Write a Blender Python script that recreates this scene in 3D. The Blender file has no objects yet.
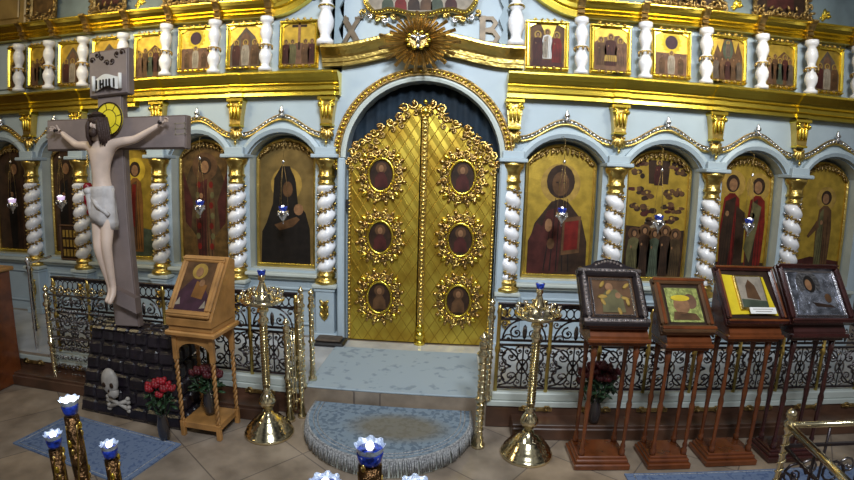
import bpy, math, random
from mathutils import Vector, Matrix
R = math.radians
PI = math.pi
cos, sin = math.cos, math.sin
random.seed(7)
scene = bpy.context.scene
COL = scene.collection

# ------------------------------------------------------------------ camera (a wide action-camera lens)
cam_d = bpy.data.cameras.new('camera')
cam = bpy.data.objects.new('camera', cam_d)
COL.objects.link(cam)
yaw, pitch, roll = -0.063, 0.125, 0.028
fwd = Vector((sin(yaw)*cos(pitch), cos(yaw)*cos(pitch), -sin(pitch)))
rgt = Vector((cos(yaw), -sin(yaw), 0)); up = rgt.cross(fwd)
r2 = cos(roll)*rgt + sin(roll)*up; u2 = -sin(roll)*rgt + cos(roll)*up
mw = Matrix((r2, u2, -fwd)).transposed().to_4x4()
mw.translation = Vector((0.476, -6.116, 2.187))
cam.matrix_world = mw
cam_d.type = 'PANO'
PX = 36.0/854
for ob_ in (cam_d, getattr(cam_d, 'cycles', None)):
    try: ob_.panorama_type = 'FISHEYE_LENS_POLYNOMIAL'
    except Exception: pass
for ob_ in (cam_d, getattr(cam_d, 'cycles', None)):
    try:
        ob_.fisheye_polynomial_k0 = 0.0
        ob_.fisheye_polynomial_k1 = -2.115e-3/PX
        ob_.fisheye_polynomial_k2 = 0.0
        ob_.fisheye_polynomial_k3 = 1.093e-9/PX**3
        ob_.fisheye_polynomial_k4 = 0.0
        ob_.fisheye_fov = R(180)
    except Exception: pass
cam_d.sensor_width = 36; cam_d.sensor_height = 36*480/854; cam_d.sensor_fit = 'HORIZONTAL'
cam_d.clip_start = 0.05; cam_d.clip_end = 100
scene.camera = cam

# ------------------------------------------------------------------ world, lights, exposure
w = bpy.data.worlds.new('nave_light'); scene.world = w; w.use_nodes = True
nt = w.node_tree; bg = nt.nodes['Background']
tc = nt.nodes.new('ShaderNodeTexCoord'); nz = nt.nodes.new('ShaderNodeTexNoise'); cr = nt.nodes.new('ShaderNodeValToRGB')
nz.inputs['Scale'].default_value = 3.2; nz.inputs['Detail'].default_value = 2
cr.color_ramp.elements[0].position = .40; cr.color_ramp.elements[0].color = (.035, .035, .04, 1)
cr.color_ramp.elements[1].position = .68; cr.color_ramp.elements[1].color = (1.25, 1.2, 1.1, 1)  # bright noise patches made up so the gilding has something to reflect
nt.links.new(tc.outputs['Generated'], nz.inputs['Vector']); nt.links.new(nz.outputs['Fac'], cr.inputs['Fac'])
sx_ = nt.nodes.new('ShaderNodeSeparateXYZ'); r2_ = nt.nodes.new('ShaderNodeValToRGB'); mx_ = nt.nodes.new('ShaderNodeMixRGB'); mx_.blend_type = 'MULTIPLY'; mx_.inputs[0].default_value = 1
mp_ = nt.nodes.new('ShaderNodeMath'); mp_.operation = 'MULTIPLY_ADD'; mp_.inputs[1].default_value = .5; mp_.inputs[2].default_value = .5
nt.links.new(tc.outputs['Generated'], sx_.inputs[0]); nt.links.new(sx_.outputs['Z'], mp_.inputs[0]); nt.links.new(mp_.outputs[0], r2_.inputs['Fac'])
e_ = r2_.color_ramp.elements; e_[0].position = .38; e_[0].color = (.16, .14, .12, 1); e_[1].position = .50; e_[1].color = (1, 1, 1, 1)
q_ = e_.new(.62); q_.color = (1, 1, 1, 1); q_ = e_.new(.80); q_.color = (.40, .42, .46, 1)
nt.links.new(cr.outputs['Color'], mx_.inputs[1]); nt.links.new(r2_.outputs['Color'], mx_.inputs[2])
nt.links.new(mx_.outputs[0], bg.inputs['Color']); bg.inputs['Strength'].default_value = 0.45
def area(name, loc, target, size, size_y, power, color, spread=180):
    d = bpy.data.lights.new(name, 'AREA'); d.shape = 'RECTANGLE'; d.size = size; d.size_y = size_y; d.energy = power; d.color = color; d.spread = R(spread)
    o = bpy.data.objects.new(name, d); COL.objects.link(o); o.location = loc
    o.rotation_euler = (Vector(target)-Vector(loc)).to_track_quat('-Z', 'Y').to_euler(); return o
area('nave_key_light', (1.6, -7.5, 6.8), (.6, 0, 2.2), 2.0, 1.2, 300, (.86, .93, 1.0), 110)  # key lamp added high behind the camera; no window stands there
area('nave_chandelier_light', (-.6, -3.2, 5.6), (0, 0, 2.4), .8, .8, 42, (.88, .94, 1.0), 120)
area('left_warm_fill', (-6.5, -4.0, 5.2), (-3.5, 0, 3.6), 1.2, 1.2, 45, (1.0, .80, .42), 120)  # added warm fill for the left side, with no real source behind it
area('upper_tier_light', (4.2, -3.2, 5.4), (3.6, 0, 3.9), 1.0, .6, 34, (1.0, .94, .76), 80)  # added spot that brightens the upper gold tier on the right
area('upper_left_light', (-4.2, -3.2, 5.4), (-3.6, 0, 3.9), 1.0, .6, 26, (1.0, .90, .62), 80)  # matching warm spot, added to lift the left of that tier
scene.view_settings.view_transform = 'Standard'
try: scene.view_settings.look = 'None'
except Exception: pass
scene.view_settings.gamma = 1.0; scene.view_settings.use_curve_mapping = False
scene.view_settings.exposure = -0.20

# ------------------------------------------------------------------ materials
def M(name, col, rough=.5, metal=0.0, var=.0, scale=8.0, bump=0.0, bscale=30.0, col2=None, emit=0, spec=.5, coat=0, alpha=None, trans=0, detail=4):
    m = bpy.data.materials.new(name); m.use_nodes = True
    n = m.node_tree.nodes; l = m.node_tree.links; b = n['Principled BSDF']
    b.inputs['Base Color'].default_value = (*col, 1); b.inputs['Roughness'].default_value = rough; b.inputs['Metallic'].default_value = metal
    b.inputs['Specular IOR Level'].default_value = spec
    if coat: b.inputs['Coat Weight'].default_value = coat; b.inputs['Coat Roughness'].default_value = .15
    if trans: b.inputs['Transmission Weight'].default_value = trans
    if emit:
        b.inputs['Emission Color'].default_value = (*col, 1); b.inputs['Emission Strength'].default_value = emit
    t = n.new('ShaderNodeTexCoord')
    if var or col2:
        x = n.new('ShaderNodeTexNoise'); x.inputs['Scale'].default_value = scale; x.inputs['Detail'].default_value = detail
        r = n.new('ShaderNodeValToRGB'); c2 = col2 or tuple(c*(1-var) for c in col)
        r.color_ramp.elements[0].position = .38; r.color_ramp.elements[0].color = (*c2, 1)
        r.color_ramp.elements[1].position = .62; r.color_ramp.elements[1].color = (*col, 1)
        l.new(t.outputs['Object'], x.inputs['Vector']); l.new(x.outputs['Fac'], r.inputs['Fac']); l.new(r.outputs['Color'], b.inputs['Base Color'])
    if bump:
        x2 = n.new('ShaderNodeTexNoise'); x2.inputs['Scale'].default_value = bscale; x2.inputs['Detail'].default_value = 3
        bp = n.new('ShaderNodeBump'); bp.inputs['Strength'].default_value = bump; bp.inputs['Distance'].default_value = .02
        l.new(t.outputs['Object'], x2.inputs['Vector']); l.new(x2.outputs['Fac'], bp.inputs['Height']); l.new(bp.outputs['Normal'], b.inputs['Normal'])
    return m

GOLD = M('gilding', (.80, .57, .16), .30, 1.0, var=.25, scale=6, bump=.35, bscale=26)
GOLDB = M('bright_gilding', (.92, .70, .10), .27, 1.0, var=.15, scale=4, bump=.08, bscale=9)
GOLDD = M('old_gilding', (.50, .33, .12), .38, .9, var=.5, scale=20, bump=.6, bscale=40)
GOLDP = M('gold_leaf_ground', (.50, .33, .045), .42, .6, var=.35, scale=7, bump=.1, bscale=50)
BRASS = M('polished_brass', (.84, .73, .47), .15, 1.0, var=.15, scale=12)
COPG = M('coppery_gilding', (.62, .40, .14), .28, 1.0, var=.4, scale=25, bump=.3, bscale=40)  # coppery gold; its darker tone also stands in for shadows in the carving
SILVER = M('silver_metal', (.80, .78, .80), .22, 1.0, var=.2, scale=20, bump=.2, bscale=50)
BLUE = M('pale_blue_paint', (.40, .48, .535), .5, 0, var=.08, scale=2)
BLUED = M('grey_blue_paint', (.25, .33, .38), .5, 0, var=.15, scale=3)
CREAM = M('cream_moulding_paint', (.50, .54, .50), .45, 0, var=.12, scale=3)
WHITE = M('white_gloss_paint', (.84, .83, .86), .25, 0, var=.06, scale=9, bump=.15, bscale=20, coat=.3)
IRON = M('dark_wrought_iron', (.075, .06, .065), .24, .8)
IRONS = M('silvered_iron', (.30, .27, .27), .25, .9, var=.6, scale=14)
OAK = M('light_oak', (.44, .215, .065), .38, 0, var=.35, scale=5, bump=.1, coat=.25)
MAHOG = M('reddish_mahogany', (.17, .045, .012), .26, 0, var=.4, scale=7, coat=.4)
DARKW = M('dark_red_wood', (.055, .014, .012), .22, 0, var=.4, scale=7, coat=.6)
BROWNW = M('brown_walnut', (.125, .058, .024), .33, 0, var=.35, scale=7, coat=.3)
STEPW = M('dark_step_wood', (.10, .045, .025), .4, 0, var=.5, scale=3, coat=.2)
CROSSW = M('grey_brown_cross_wood', (.27, .215, .205), .42, 0, var=.22, scale=3.5, bump=.1)
CROSSE = M('cross_edge_wood', (.16, .115, .10), .5, 0, var=.2, scale=6)
SKIN = M('painted_flesh', (.74, .57, .47), .42, 0, var=.14, scale=7)
LOIN = M('grey_white_loincloth', (.62, .58, .57), .55, 0, var=.2, scale=12, bump=.4, bscale=18)
HAIR = M('dark_brown_hair', (.05, .026, .02), .6, 0, bump=.5, bscale=60)
BLACKST = M('glossy_black_stone', (.016, .011, .017), .30, 0, var=.5, scale=9, bump=.5, bscale=14, coat=.15)
BONE = M('painted_grey_bone', (.42, .38, .34), .5, 0, var=.25, scale=14)
NAVY = M('dark_blue_curtain', (.0025, .013, .026), .8, 0, var=.4, scale=4)
DARK = M('near_black', (.012, .010, .010), .5)
CARD = M('white_card', (.80, .78, .74), .6)
CARDG = M('grey_print', (.30, .26, .24), .6)
BLUEG = M('cobalt_glass', (.02, .06, .50), .08, 0, var=.9, scale=60, emit=.05, coat=.5)
CLEARG = M('cut_glass', (.66, .78, .95), .06, .3, var=.3, scale=40, bump=.3, bscale=60)
FLAME = M('lamp_flame', (1.0, .96, .98), .5, 0, emit=4.0)
PINKL = M('pale_violet_lamp_glass', (.80, .62, .92), .3, 0, emit=.6)
REDG = M('ruby_glass', (.22, .004, .02), .12, 0, coat=.6)
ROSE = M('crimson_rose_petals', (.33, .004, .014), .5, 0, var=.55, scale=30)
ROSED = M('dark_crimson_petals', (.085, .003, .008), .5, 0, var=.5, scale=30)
LEAF = M('dark_leaf_green', (.022, .06, .022), .45, 0, var=.5, scale=20)
VASE = M('dark_vase_glaze', (.03, .025, .025), .15, 0, coat=.6)
EMB = M('embossed_dark_brass', (.13, .065, .025), .28, .9, var=.6, scale=38, bump=.6, bscale=55)
YELLC = M('yellow_satin', (.70, .52, .01), .5, 0, var=.15, scale=9, bump=.2, bscale=14)
# painted colours for the icons
P = {k: M('icon_paint_'+k, tuple(q*.85 for q in c), .55, 0, var=v, scale=s, spec=.22) for k, c, v, s in [
    ('maroon', (.075, .018, .014), .45, 7), ('umber', (.045, .022, .012), .5, 7), ('black', (.014, .010, .008), .4, 9), ('brown', (.13, .062, .026), .45, 8),
    ('red', (.17, .012, .008), .4, 8), ('orange', (.24, .10, .025), .35, 7), ('flesh', (.30, .15, .07), .3, 20), ('olive', (.14, .12, .05), .4, 8),
    ('green', (.08, .10, .065), .4, 8), ('blue', (.10, .14, .20), .4, 8), ('ochre', (.42, .26, .055), .3, 10), ('rose', (.19, .095, .055), .4, 10),
    ('pale', (.36, .30, .23), .3, 12), ('white', (.70, .68, .66), .2, 12), ('grey', (.13, .095, .07), .35, 12), ('gold', (.66, .44, .04), .2, 10), ('yellow', (.72, .52, .03), .3, 9),
    ('violet', (.06, .022, .04), .4, 9), ('dim', (.085, .05, .022), .55, 6)]}

def lattice_mat():
    m = M('diamond_chased_gold', (.62, .43, .055), .36, .85)
    n = m.node_tree.nodes; l = m.node_tree.links; b = n['Principled BSDF']
    t = n.new('ShaderNodeTexCoord'); s = n.new('ShaderNodeSeparateXYZ'); l.new(t.outputs['Object'], s.inputs[0])
    def math_(op, a, b_=None):
        k = n.new('ShaderNodeMath'); k.operation = op
        for i, v in enumerate((a, b_)):
            if v is None: continue
            if isinstance(v, (int, float)): k.inputs[i].default_value = v
            else: l.new(v, k.inputs[i])
        return k.outputs[0]
    X = math_('MULTIPLY', s.outputs['X'], 6.6); Z = math_('MULTIPLY', s.outputs['Z'], 4.3)
    def tri(v):
        f = math_('FRACT', v); return math_('ABSOLUTE', math_('SUBTRACT', f, .5))
    a = tri(math_('ADD', X, Z)); c = tri(math_('SUBTRACT', X, Z))
    e = math_('MAXIMUM', a, c)     # .5 at a groove
    r = n.new('ShaderNodeValToRGB'); r.color_ramp.elements[0].position = .455; r.color_ramp.elements[0].color = (1, 1, 1, 1)
    r.color_ramp.elements[1].position = .495; r.color_ramp.elements[1].color = (0, 0, 0, 1)
    l.new(e, r.inputs['Fac'])
    # each diamond leans a little: a soft facet
    fac = math_('ADD', math_('MULTIPLY', a, .5), math_('MULTIPLY', r.outputs['Color'], .5))
    nzz = n.new('ShaderNodeTexNoise'); nzz.inputs['Scale'].default_value = 3.0; l.new(t.outputs['Object'], nzz.inputs['Vector'])
    mix = n.new('ShaderNodeValToRGB'); mix.color_ramp.elements[0].position = .35; mix.color_ramp.elements[0].color = (.44, .27, .03, 1)
    mix.color_ramp.elements[1].position = .65; mix.color_ramp.elements[1].color = (.66, .49, .07, 1)
    l.new(nzz.outputs['Fac'], mix.inputs['Fac'])
    mx = n.new('ShaderNodeMixRGB'); mx.inputs[1].default_value = (.30, .17, .02, 1); l.new(r.outputs['Color'], mx.inputs[0]); l.new(mix.outputs['Color'], mx.inputs[2])
    l.new(mx.outputs[0], b.inputs['Base Color'])
    bp = n.new('ShaderNodeBump'); bp.inputs['Strength'].default_value = .42; bp.inputs['Distance'].default_value = .03
    l.new(fac, bp.inputs['Height']); l.new(bp.outputs['Normal'], b.inputs['Normal'])
    return m
LATT = lattice_mat()

def tile_mat():
    m = M('worn_stone_tiles', (.4, .35, .3), .42)
    n = m.node_tree.nodes; l = m.node_tree.links; b = n['Principled BSDF']
    t = n.new('ShaderNodeTexCoord'); mp = n.new('ShaderNodeMapping'); mp.inputs['Rotation'].default_value = (0, 0, R(38)); l.new(t.outputs['Object'], mp.inputs[0])
    br = n.new('ShaderNodeTexBrick'); br.inputs['Scale'].default_value = 1.0; br.offset = 0.0
    br.inputs['Brick Width'].default_value = .8; br.inputs['Row Height'].default_value = .8; br.inputs['Mortar Size'].default_value = .006
    br.inputs['Color1'].default_value = (.36, .275, .19, 1); br.inputs['Color2'].default_value = (.30, .25, .20, 1); br.inputs['Mortar'].default_value = (.15, .12, .10, 1)
    l.new(mp.outputs[0], br.inputs['Vector'])
    nz = n.new('ShaderNodeTexNoise'); nz.inputs['Scale'].default_value = 3.5; nz.inputs['Detail'].default_value = 7; l.new(mp.outputs[0], nz.inputs['Vector'])
    r = n.new('ShaderNodeValToRGB'); r.color_ramp.elements[0].position = .3; r.color_ramp.elements[0].color = (.55, .52, .5, 1); r.color_ramp.elements[1].position = .7; r.color_ramp.elements[1].color = (1.15, 1.12, 1.1, 1)
    l.new(nz.outputs['Fac'], r.inputs['Fac'])
    mx = n.new('ShaderNodeMixRGB'); mx.blend_type = 'MULTIPLY'; mx.inputs[0].default_value = 1; l.new(br.outputs['Color'], mx.inputs[1]); l.new(r.outputs['Color'], mx.inputs[2])
    l.new(mx.outputs[0], b.inputs['Base Color'])
    return m
TILE = tile_mat()

def carpet_mat(name, base, fig, ctr=None, scale=5.0, thr=.53):
    m = M(name, base, .9, spec=.15)
    n = m.node_tree.nodes; l = m.node_tree.links; b = n['Principled BSDF']
    t = n.new('ShaderNodeTexCoord')
    v = n.new('ShaderNodeTexVoronoi'); v.inputs['Scale'].default_value = scale; v.feature = 'DISTANCE_TO_EDGE'
    nz = n.new('ShaderNodeTexNoise'); nz.inputs['Scale'].default_value = scale*3.2; nz.inputs['Detail'].default_value = 5
    for q in (v, nz): l.new(t.outputs['Object'], q.inputs['Vector'])
    ad = n.new('ShaderNodeMath'); ad.operation = 'MULTIPLY_ADD'; ad.inputs[1].default_value = .35; l.new(v.outputs['Distance'], ad.inputs[0]); l.new(nz.outputs['Fac'], ad.inputs[2])
    r = n.new('ShaderNodeValToRGB'); r.color_ramp.elements[0].position = thr-.03; r.color_ramp.elements[0].color = (*fig, 1)
    r.color_ramp.elements[1].position = thr+.05; r.color_ramp.elements[1].color = (*base, 1); l.new(ad.outputs[0], r.inputs['Fac'])
    out = r.outputs['Color']
    if ctr:
        s = n.new('ShaderNodeVectorMath'); s.operation = 'MULTIPLY'; s.inputs[1].default_value = ctr[1]; l.new(t.outputs['Object'], s.inputs[0])
        s2 = n.new('ShaderNodeVectorMath'); s2.operation = 'SUBTRACT'; s2.inputs[1].default_value = ctr[2]; l.new(s.outputs[0], s2.inputs[0])
        ln = n.new('ShaderNodeVectorMath'); ln.operation = 'LENGTH'; l.new(s2.outputs[0], ln.inputs[0])
        r3 = n.new('ShaderNodeValToRGB'); r3.color_ramp.elements[0].position = .85; r3.color_ramp.elements[0].color = (0, 0, 0, 1); r3.color_ramp.elements[1].position = 1.0; r3.color_ramp.elements[0].position = .55; r3.color_ramp.elements[0].color = (.25, .25, .25, 1); l.new(ln.outputs['Value'], r3.inputs['Fac'])
        r4 = n.new('ShaderNodeMixRGB'); r4.inputs[1].default_value = (*ctr[0], 1); l.new(r3.outputs['Color'], r4.inputs[0]); l.new(out, r4.inputs[2]); out = r4.outputs[0]
    l.new(out, b.inputs['Base Color'])
    return m
CARP = carpet_mat('pale_grey_blue_carpet', (.34, .40, .44), (.24, .29, .33), scale=2.6, thr=.40)
CARPA = carpet_mat('blue_grey_medallion_carpet', (.20, .255, .31), (.12, .16, .21), ctr=((.17, .14, .085), (1.8, 3.3, 0), (0.0, -6.85, 0)), scale=7, thr=.50)
RUGB = carpet_mat('slate_blue_rug', (.15, .20, .31), (.09, .13, .24), scale=9, thr=.46)
FRINGE = M('grey_carpet_fringe', (.42, .42, .42), .9, 0, var=.5, scale=60, col2=(.16, .16, .17))

# ------------------------------------------------------------------ mesh builder
class MB:
    def __init__(s): s.v = []; s.f = []; s.mi = []; s.sm = []; s.mats = []
    def mat(s, m):
        if m not in s.mats: s.mats.append(m)
        return s.mats.index(m)
    def add(s, vs, fs, m, smooth=False):
        o = len(s.v); s.v += [tuple(p) for p in vs]; k = s.mat(m)
        for f in fs: s.f.append(tuple(i+o for i in f)); s.mi.append(k); s.sm.append(smooth)
        return s
    def box(s, c, d, m, bev=0.0, rot=None):
        x, y, z = (q/2 for q in d)
        if bev:
            b = min(bev, x*.9, y*.9, z*.9)
            vs = []; 
            for sx in (-1, 1):
                for sy in (-1, 1):
                    for sz in (-1, 1):
                        vs += [(sx*x, sy*(y-b), sz*(z-b)), (sx*(x-b), sy*y, sz*(z-b)), (sx*(x-b), sy*(y-b), sz*z)]
            def I(sx, sy, sz, k): return ((sx > 0)*4+(sy > 0)*2+(sz > 0))*3+k
            fs = []
            q = [(-1, -1), (1, -1), (1, 1), (-1, 1)]
            for sx in (-1, 1): fs.append([I(sx, a, c_, 0) for a, c_ in (q if sx > 0 else q[::-1])])
            for sy in (-1, 1): fs.append([I(a, sy, c_, 1) for a, c_ in (q if sy < 0 else q[::-1])])
            for sz in (-1, 1): fs.append([I(a, c_, sz, 2) for a, c_ in (q if sz > 0 else q[::-1])])
            for a in (-1, 1):
                for c_ in (-1, 1):
                    fs.append([I(a, c_, -1, 0), I(a, c_, -1, 1), I(a, c_, 1, 1), I(a, c_, 1, 0)])
                    fs.append([I(a, -1, c_, 0), I(a, -1, c_, 2), I(a, 1, c_, 2), I(a, 1, c_, 0)])
                    fs.append([I(-1, a, c_, 1), I(-1, a, c_, 2), I(1, a, c_, 2), I(1, a, c_, 1)])
                    for e in (-1, 1): fs.append([I(a, c_, e, 0), I(a, c_, e, 1), I(a, c_, e, 2)])
        else:
            vs = [(a*x, b*y, e*z) for a in (-1, 1) for b in (-1, 1) for e in (-1, 1)]
            fs = [(0, 1, 3, 2), (4, 6, 7, 5), (0, 4, 5, 1), (2, 3, 7, 6), (0, 2, 6, 4), (1, 5, 7, 3)]
        if rot: vs = [rot @ Vector(p) for p in vs]
        return s.add([(p[0]+c[0], p[1]+c[1], p[2]+c[2]) for p in vs], fs, m)
    def prism(s, poly, y0, y1, m, m2=None, axis='y', smooth=False):
        n = len(poly)
        def pt(a, b, h): return (a, h, b) if axis == 'y' else ((a, b, h) if axis == 'z' else (h, a, b))
        vs = [pt(a, b, y0) for a, b in poly]+[pt(a, b, y1) for a, b in poly]
        s.add(vs, [tuple(range(n)), tuple(range(2*n-1, n-1, -1))], m)
        s.add(vs, [(i, (i+1) % n, (i+1) % n+n, i+n) for i in range(n)], m2 or m, smooth)
        return s
    def lathe(s, prof, m, c=(0, 0, 0), n=16, sq=(1, 1), caps=True, rot=None):
        vs = []; fs = []
        for r, z in prof:
            for k in range(n):
                a = 2*PI*k/n; vs.append((r*cos(a)*sq[0], r*sin(a)*sq[1], z))
        for i in range(len(prof)-1):
            for k in range(n): fs.append((i*n+k, i*n+(k+1) % n, (i+1)*n+(k+1) % n, (i+1)*n+k))
        if caps:
            fs.append(tuple(range(n-1, -1, -1))); fs.append(tuple((len(prof)-1)*n+k for k in range(n)))
        if rot: vs = [tuple(rot @ Vector(p)) for p in vs]
        return s.add([(p[0]+c[0], p[1]+c[1], p[2]+c[2]) for p in vs], fs, m, True)
    def tube(s, pts, r, m, n=6, closed=False):
        pts = [Vector(p) for p in pts]; N = len(pts)
        if not isinstance(r, (list, tuple)): r = [r]*N
        vs = []; ref = None
        for i, p in enumerate(pts):
            a = pts[(i-1) % N] if (closed or i > 0) else p; b = pts[(i+1) % N] if (closed or i < N-1) else p
            t = (b-a); t = t.normalized() if t.length > 1e-9 else Vector((0, 0, 1))
            if ref is None:
                ref = Vector((0, 1, 0)) if abs(t.y) < .9 else Vector((1, 0, 0))
            u = (ref-t*ref.dot(t))
            if u.length < 1e-6: u = t.orthogonal()
            u.normalize(); ref = u; w_ = t.cross(u)
            for k in range(n):
                an = 2*PI*k/n; vs.append(p+(u*cos(an)+w_*sin(an))*r[i])
        fs = []
        for i in range(N if closed else N-1):
            j = (i+1) % N
            for k in range(n): fs.append((i*n+k, i*n+(k+1) % n, j*n+(k+1) % n, j*n+k))
        if not closed: fs.append(tuple(range(n-1, -1, -1))); fs.append(tuple((N-1)*n+k for k in range(n)))
        return s.add(vs, fs, m, True)
    def ell(s, c, r, m, n=8, k=6, rot=None):
        vs = [(0, 0, -1)]+[(sin(PI*i/k)*cos(2*PI*j/n), sin(PI*i/k)*sin(2*PI*j/n), -cos(PI*i/k)) for i in range(1, k) for j in range(n)]+[(0, 0, 1)]
        fs = [(0, 1+(j+1) % n, 1+j) for j in range(n)]
        for i in range(k-2):
            for j in range(n): fs.append((1+i*n+j, 1+i*n+(j+1) % n, 1+(i+1)*n+(j+1) % n, 1+(i+1)*n+j))
        e = 1+(k-2)*n; L = len(vs)-1
        fs += [(e+j, e+(j+1) % n, L) for j in range(n)]
        vs = [Vector((p[0]*r[0], p[1]*r[1], p[2]*r[2])) for p in vs]
        if rot: vs = [rot @ p for p in vs]
        return s.add([(p[0]+c[0], p[1]+c[1], p[2]+c[2]) for p in vs], fs, m, True)
    def sweep(s, path, prof, m, smooth=False, nrm=None):
        """prof (out, up) swept along path in the XZ plane: out = -Y, up = path normal."""
        vs = []; N = len(path); K = len(prof)
        for i, (x, z) in enumerate(path):
            a = path[max(i-1, 0)]; b = path[min(i+1, N-1)]
            tx, tz = b[0]-a[0], b[1]-a[1]; L = math.hypot(tx, tz); tx /= L; tz /= L
            if nrm == 'z': nx, nz_ = 0, 1
            else: nx, nz_ = -tz, tx
            for o, u in prof: vs.append((x+nx*u, -o, z+nz_*u))
        fs = [(i*K+j, i*K+(j+1) % K, (i+1)*K+(j+1) % K, (i+1)*K+j) for i in range(N-1) for j in range(K)]
        fs += [tuple(range(K-1, -1, -1)), tuple((N-1)*K+j for j in range(K))]
        return s.add(vs, fs, m, smooth)
    def curl(s, cx, cz, y, rad, m, a0=0, turns=1.2, r=.012, d=1, n=5, steps=12, tail=None):
        pts = []; rr = []
        for i in range(steps+1):
            t = i/steps; q = rad*(1-t*.82); a = a0+d*turns*2*PI*t
            pts.append((cx+q*cos(a), y-.3*r*t*2, cz+q*sin(a))); rr.append(r*(1-.45*t))
        s.tube(pts, rr, m, n); s.ell((cx, y-r, cz), (r*1.5,)*3, m, 6, 4)
        return s
    def leafy(s, x, z, y, L, W, ang, m, t=.02):
        rot = Matrix.Rotation(-ang, 3, 'Y')      # +x local turned to angle ang in XZ
        c = rot @ Vector((L*.5, 0, 0)); s.ell((x+c.x, y, z+c.z), (L*.5, t, W*.5), m, 6, 4, rot); return s
    def build(s, name, parent=None, loc=None):
        me = bpy.data.meshes.new(name); me.from_pydata(s.v, [], s.f)
        for m in s.mats: me.materials.append(m)
        me.polygons.foreach_set('material_index', s.mi); me.polygons.foreach_set('use_smooth', s.sm); me.update()
        o = bpy.data.objects.new(name, me); COL.objects.link(o)
        if parent: o.parent = parent
        if loc: o.location = loc
        return o

def tag(o, label=None, cat=None, group=None, kind=None):
    if label: o['label'] = label
    if cat: o['category'] = cat
    if group: o['group'] = group
    if kind: o['kind'] = kind
    return o
def thing(name, label, cat, loc=(0, 0, 0), group=None, rotz=0):
    o = bpy.data.objects.new(name, None); COL.objects.link(o); o.location = loc; o.rotation_euler = (0, 0, rotz)
    o.empty_display_size = .1
    return tag(o, label, cat, group)
def dup(root, loc, label, group=None, rotz=None):
    r = root.copy(); COL.objects.link(r); r.location = loc; r['label'] = label
    if group: r['group'] = group
    if rotz is not None: r.rotation_euler = (0, 0, rotz)
    for ch in list(root.children):
        c = ch.copy(); COL.objects.link(c); c.parent = r
        for g in list(ch.children):
            d = g.copy(); COL.objects.link(d); d.parent = c
    return r
def struct(mb, name):
    return tag(mb.build(name), kind='structure')
def arc(cx, cz, r, a0, a1, n): return [(cx+r*cos(a0+(a1-a0)*i/n), cz+r*sin(a0+(a1-a0)*i/n)) for i in range(n+1)]
def oval(cx, cz, rx, rz, n=16, a0=0): return [(cx+rx*cos(a0+2*PI*i/n), cz+rz*sin(a0+2*PI*i/n)) for i in range(n)]
def rope(mb, path, y, r, m, n=None, step=.045):
    """a string of beads along a path in XZ"""
    L = 0; out = []
    for (x0, z0), (x1, z1) in zip(path[:-1], path[1:]):
        d = math.hypot(x1-x0, z1-z0)
        while L <= d and d > 0:
            t = L/d; out.append((x0+(x1-x0)*t, z0+(z1-z0)*t)); L += step
        L -= d
    for x, z in out: mb.ell((x, y, z), (r, r, r*.9), m, 6, 4)

# ================================================================== THE SETTING
mb = MB(); mb.box((0, -2.0, -.36), (18, 13, .12), TILE); struct(mb, 'floor')
mb = MB(); mb.box((0, -.46, -.15), (17, 2.32, .30), TILE)                         # solea
mb.box((3.9, -1.632, -.03), (6.1, .03, .06), CREAM, .006); mb.box((-4.15, -1.632, -.03), (6.1, .03, .06), CREAM, .006)
for cx in (3.9, -4.15): mb.box((cx, -1.63, -.18), (6.1, .03, .22), STEPW)
mb.box((0, -.8, .002), (14, 1.5, .004), M('pale_marble_floor', (.52, .52, .52), .3, 0, var=.25, scale=3))
struct(mb, 'floor_solea')
mb = MB()
for cx, wd in ((4.0, 5.9), (-4.2, 5.9)):
    mb.box((cx+(.05 if cx > 0 else -.10), -1.76, -.235), (wd, .26, .13), STEPW, .01)
    mb.box((cx+(.05 if cx > 0 else -.10), -1.745, -.16), (wd, .23, .03), STEPW, .006)
for i in range(14):                     # gilt cartouches on the riser
    cx = 1.35+.62*(i % 7) if i < 7 else -1.55-.62*(i-7)
    for s_ in (-1, 1): mb.curl(cx+s_*.11, -.075, -1.66, .045, GOLDD, 0 if s_ > 0 else PI, 1.2, .011, s_, 5, 8)
    mb.box((cx, -1.655, -.075), (.34, .02, .035), GOLDD)
struct(mb, 'trim_1')

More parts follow.
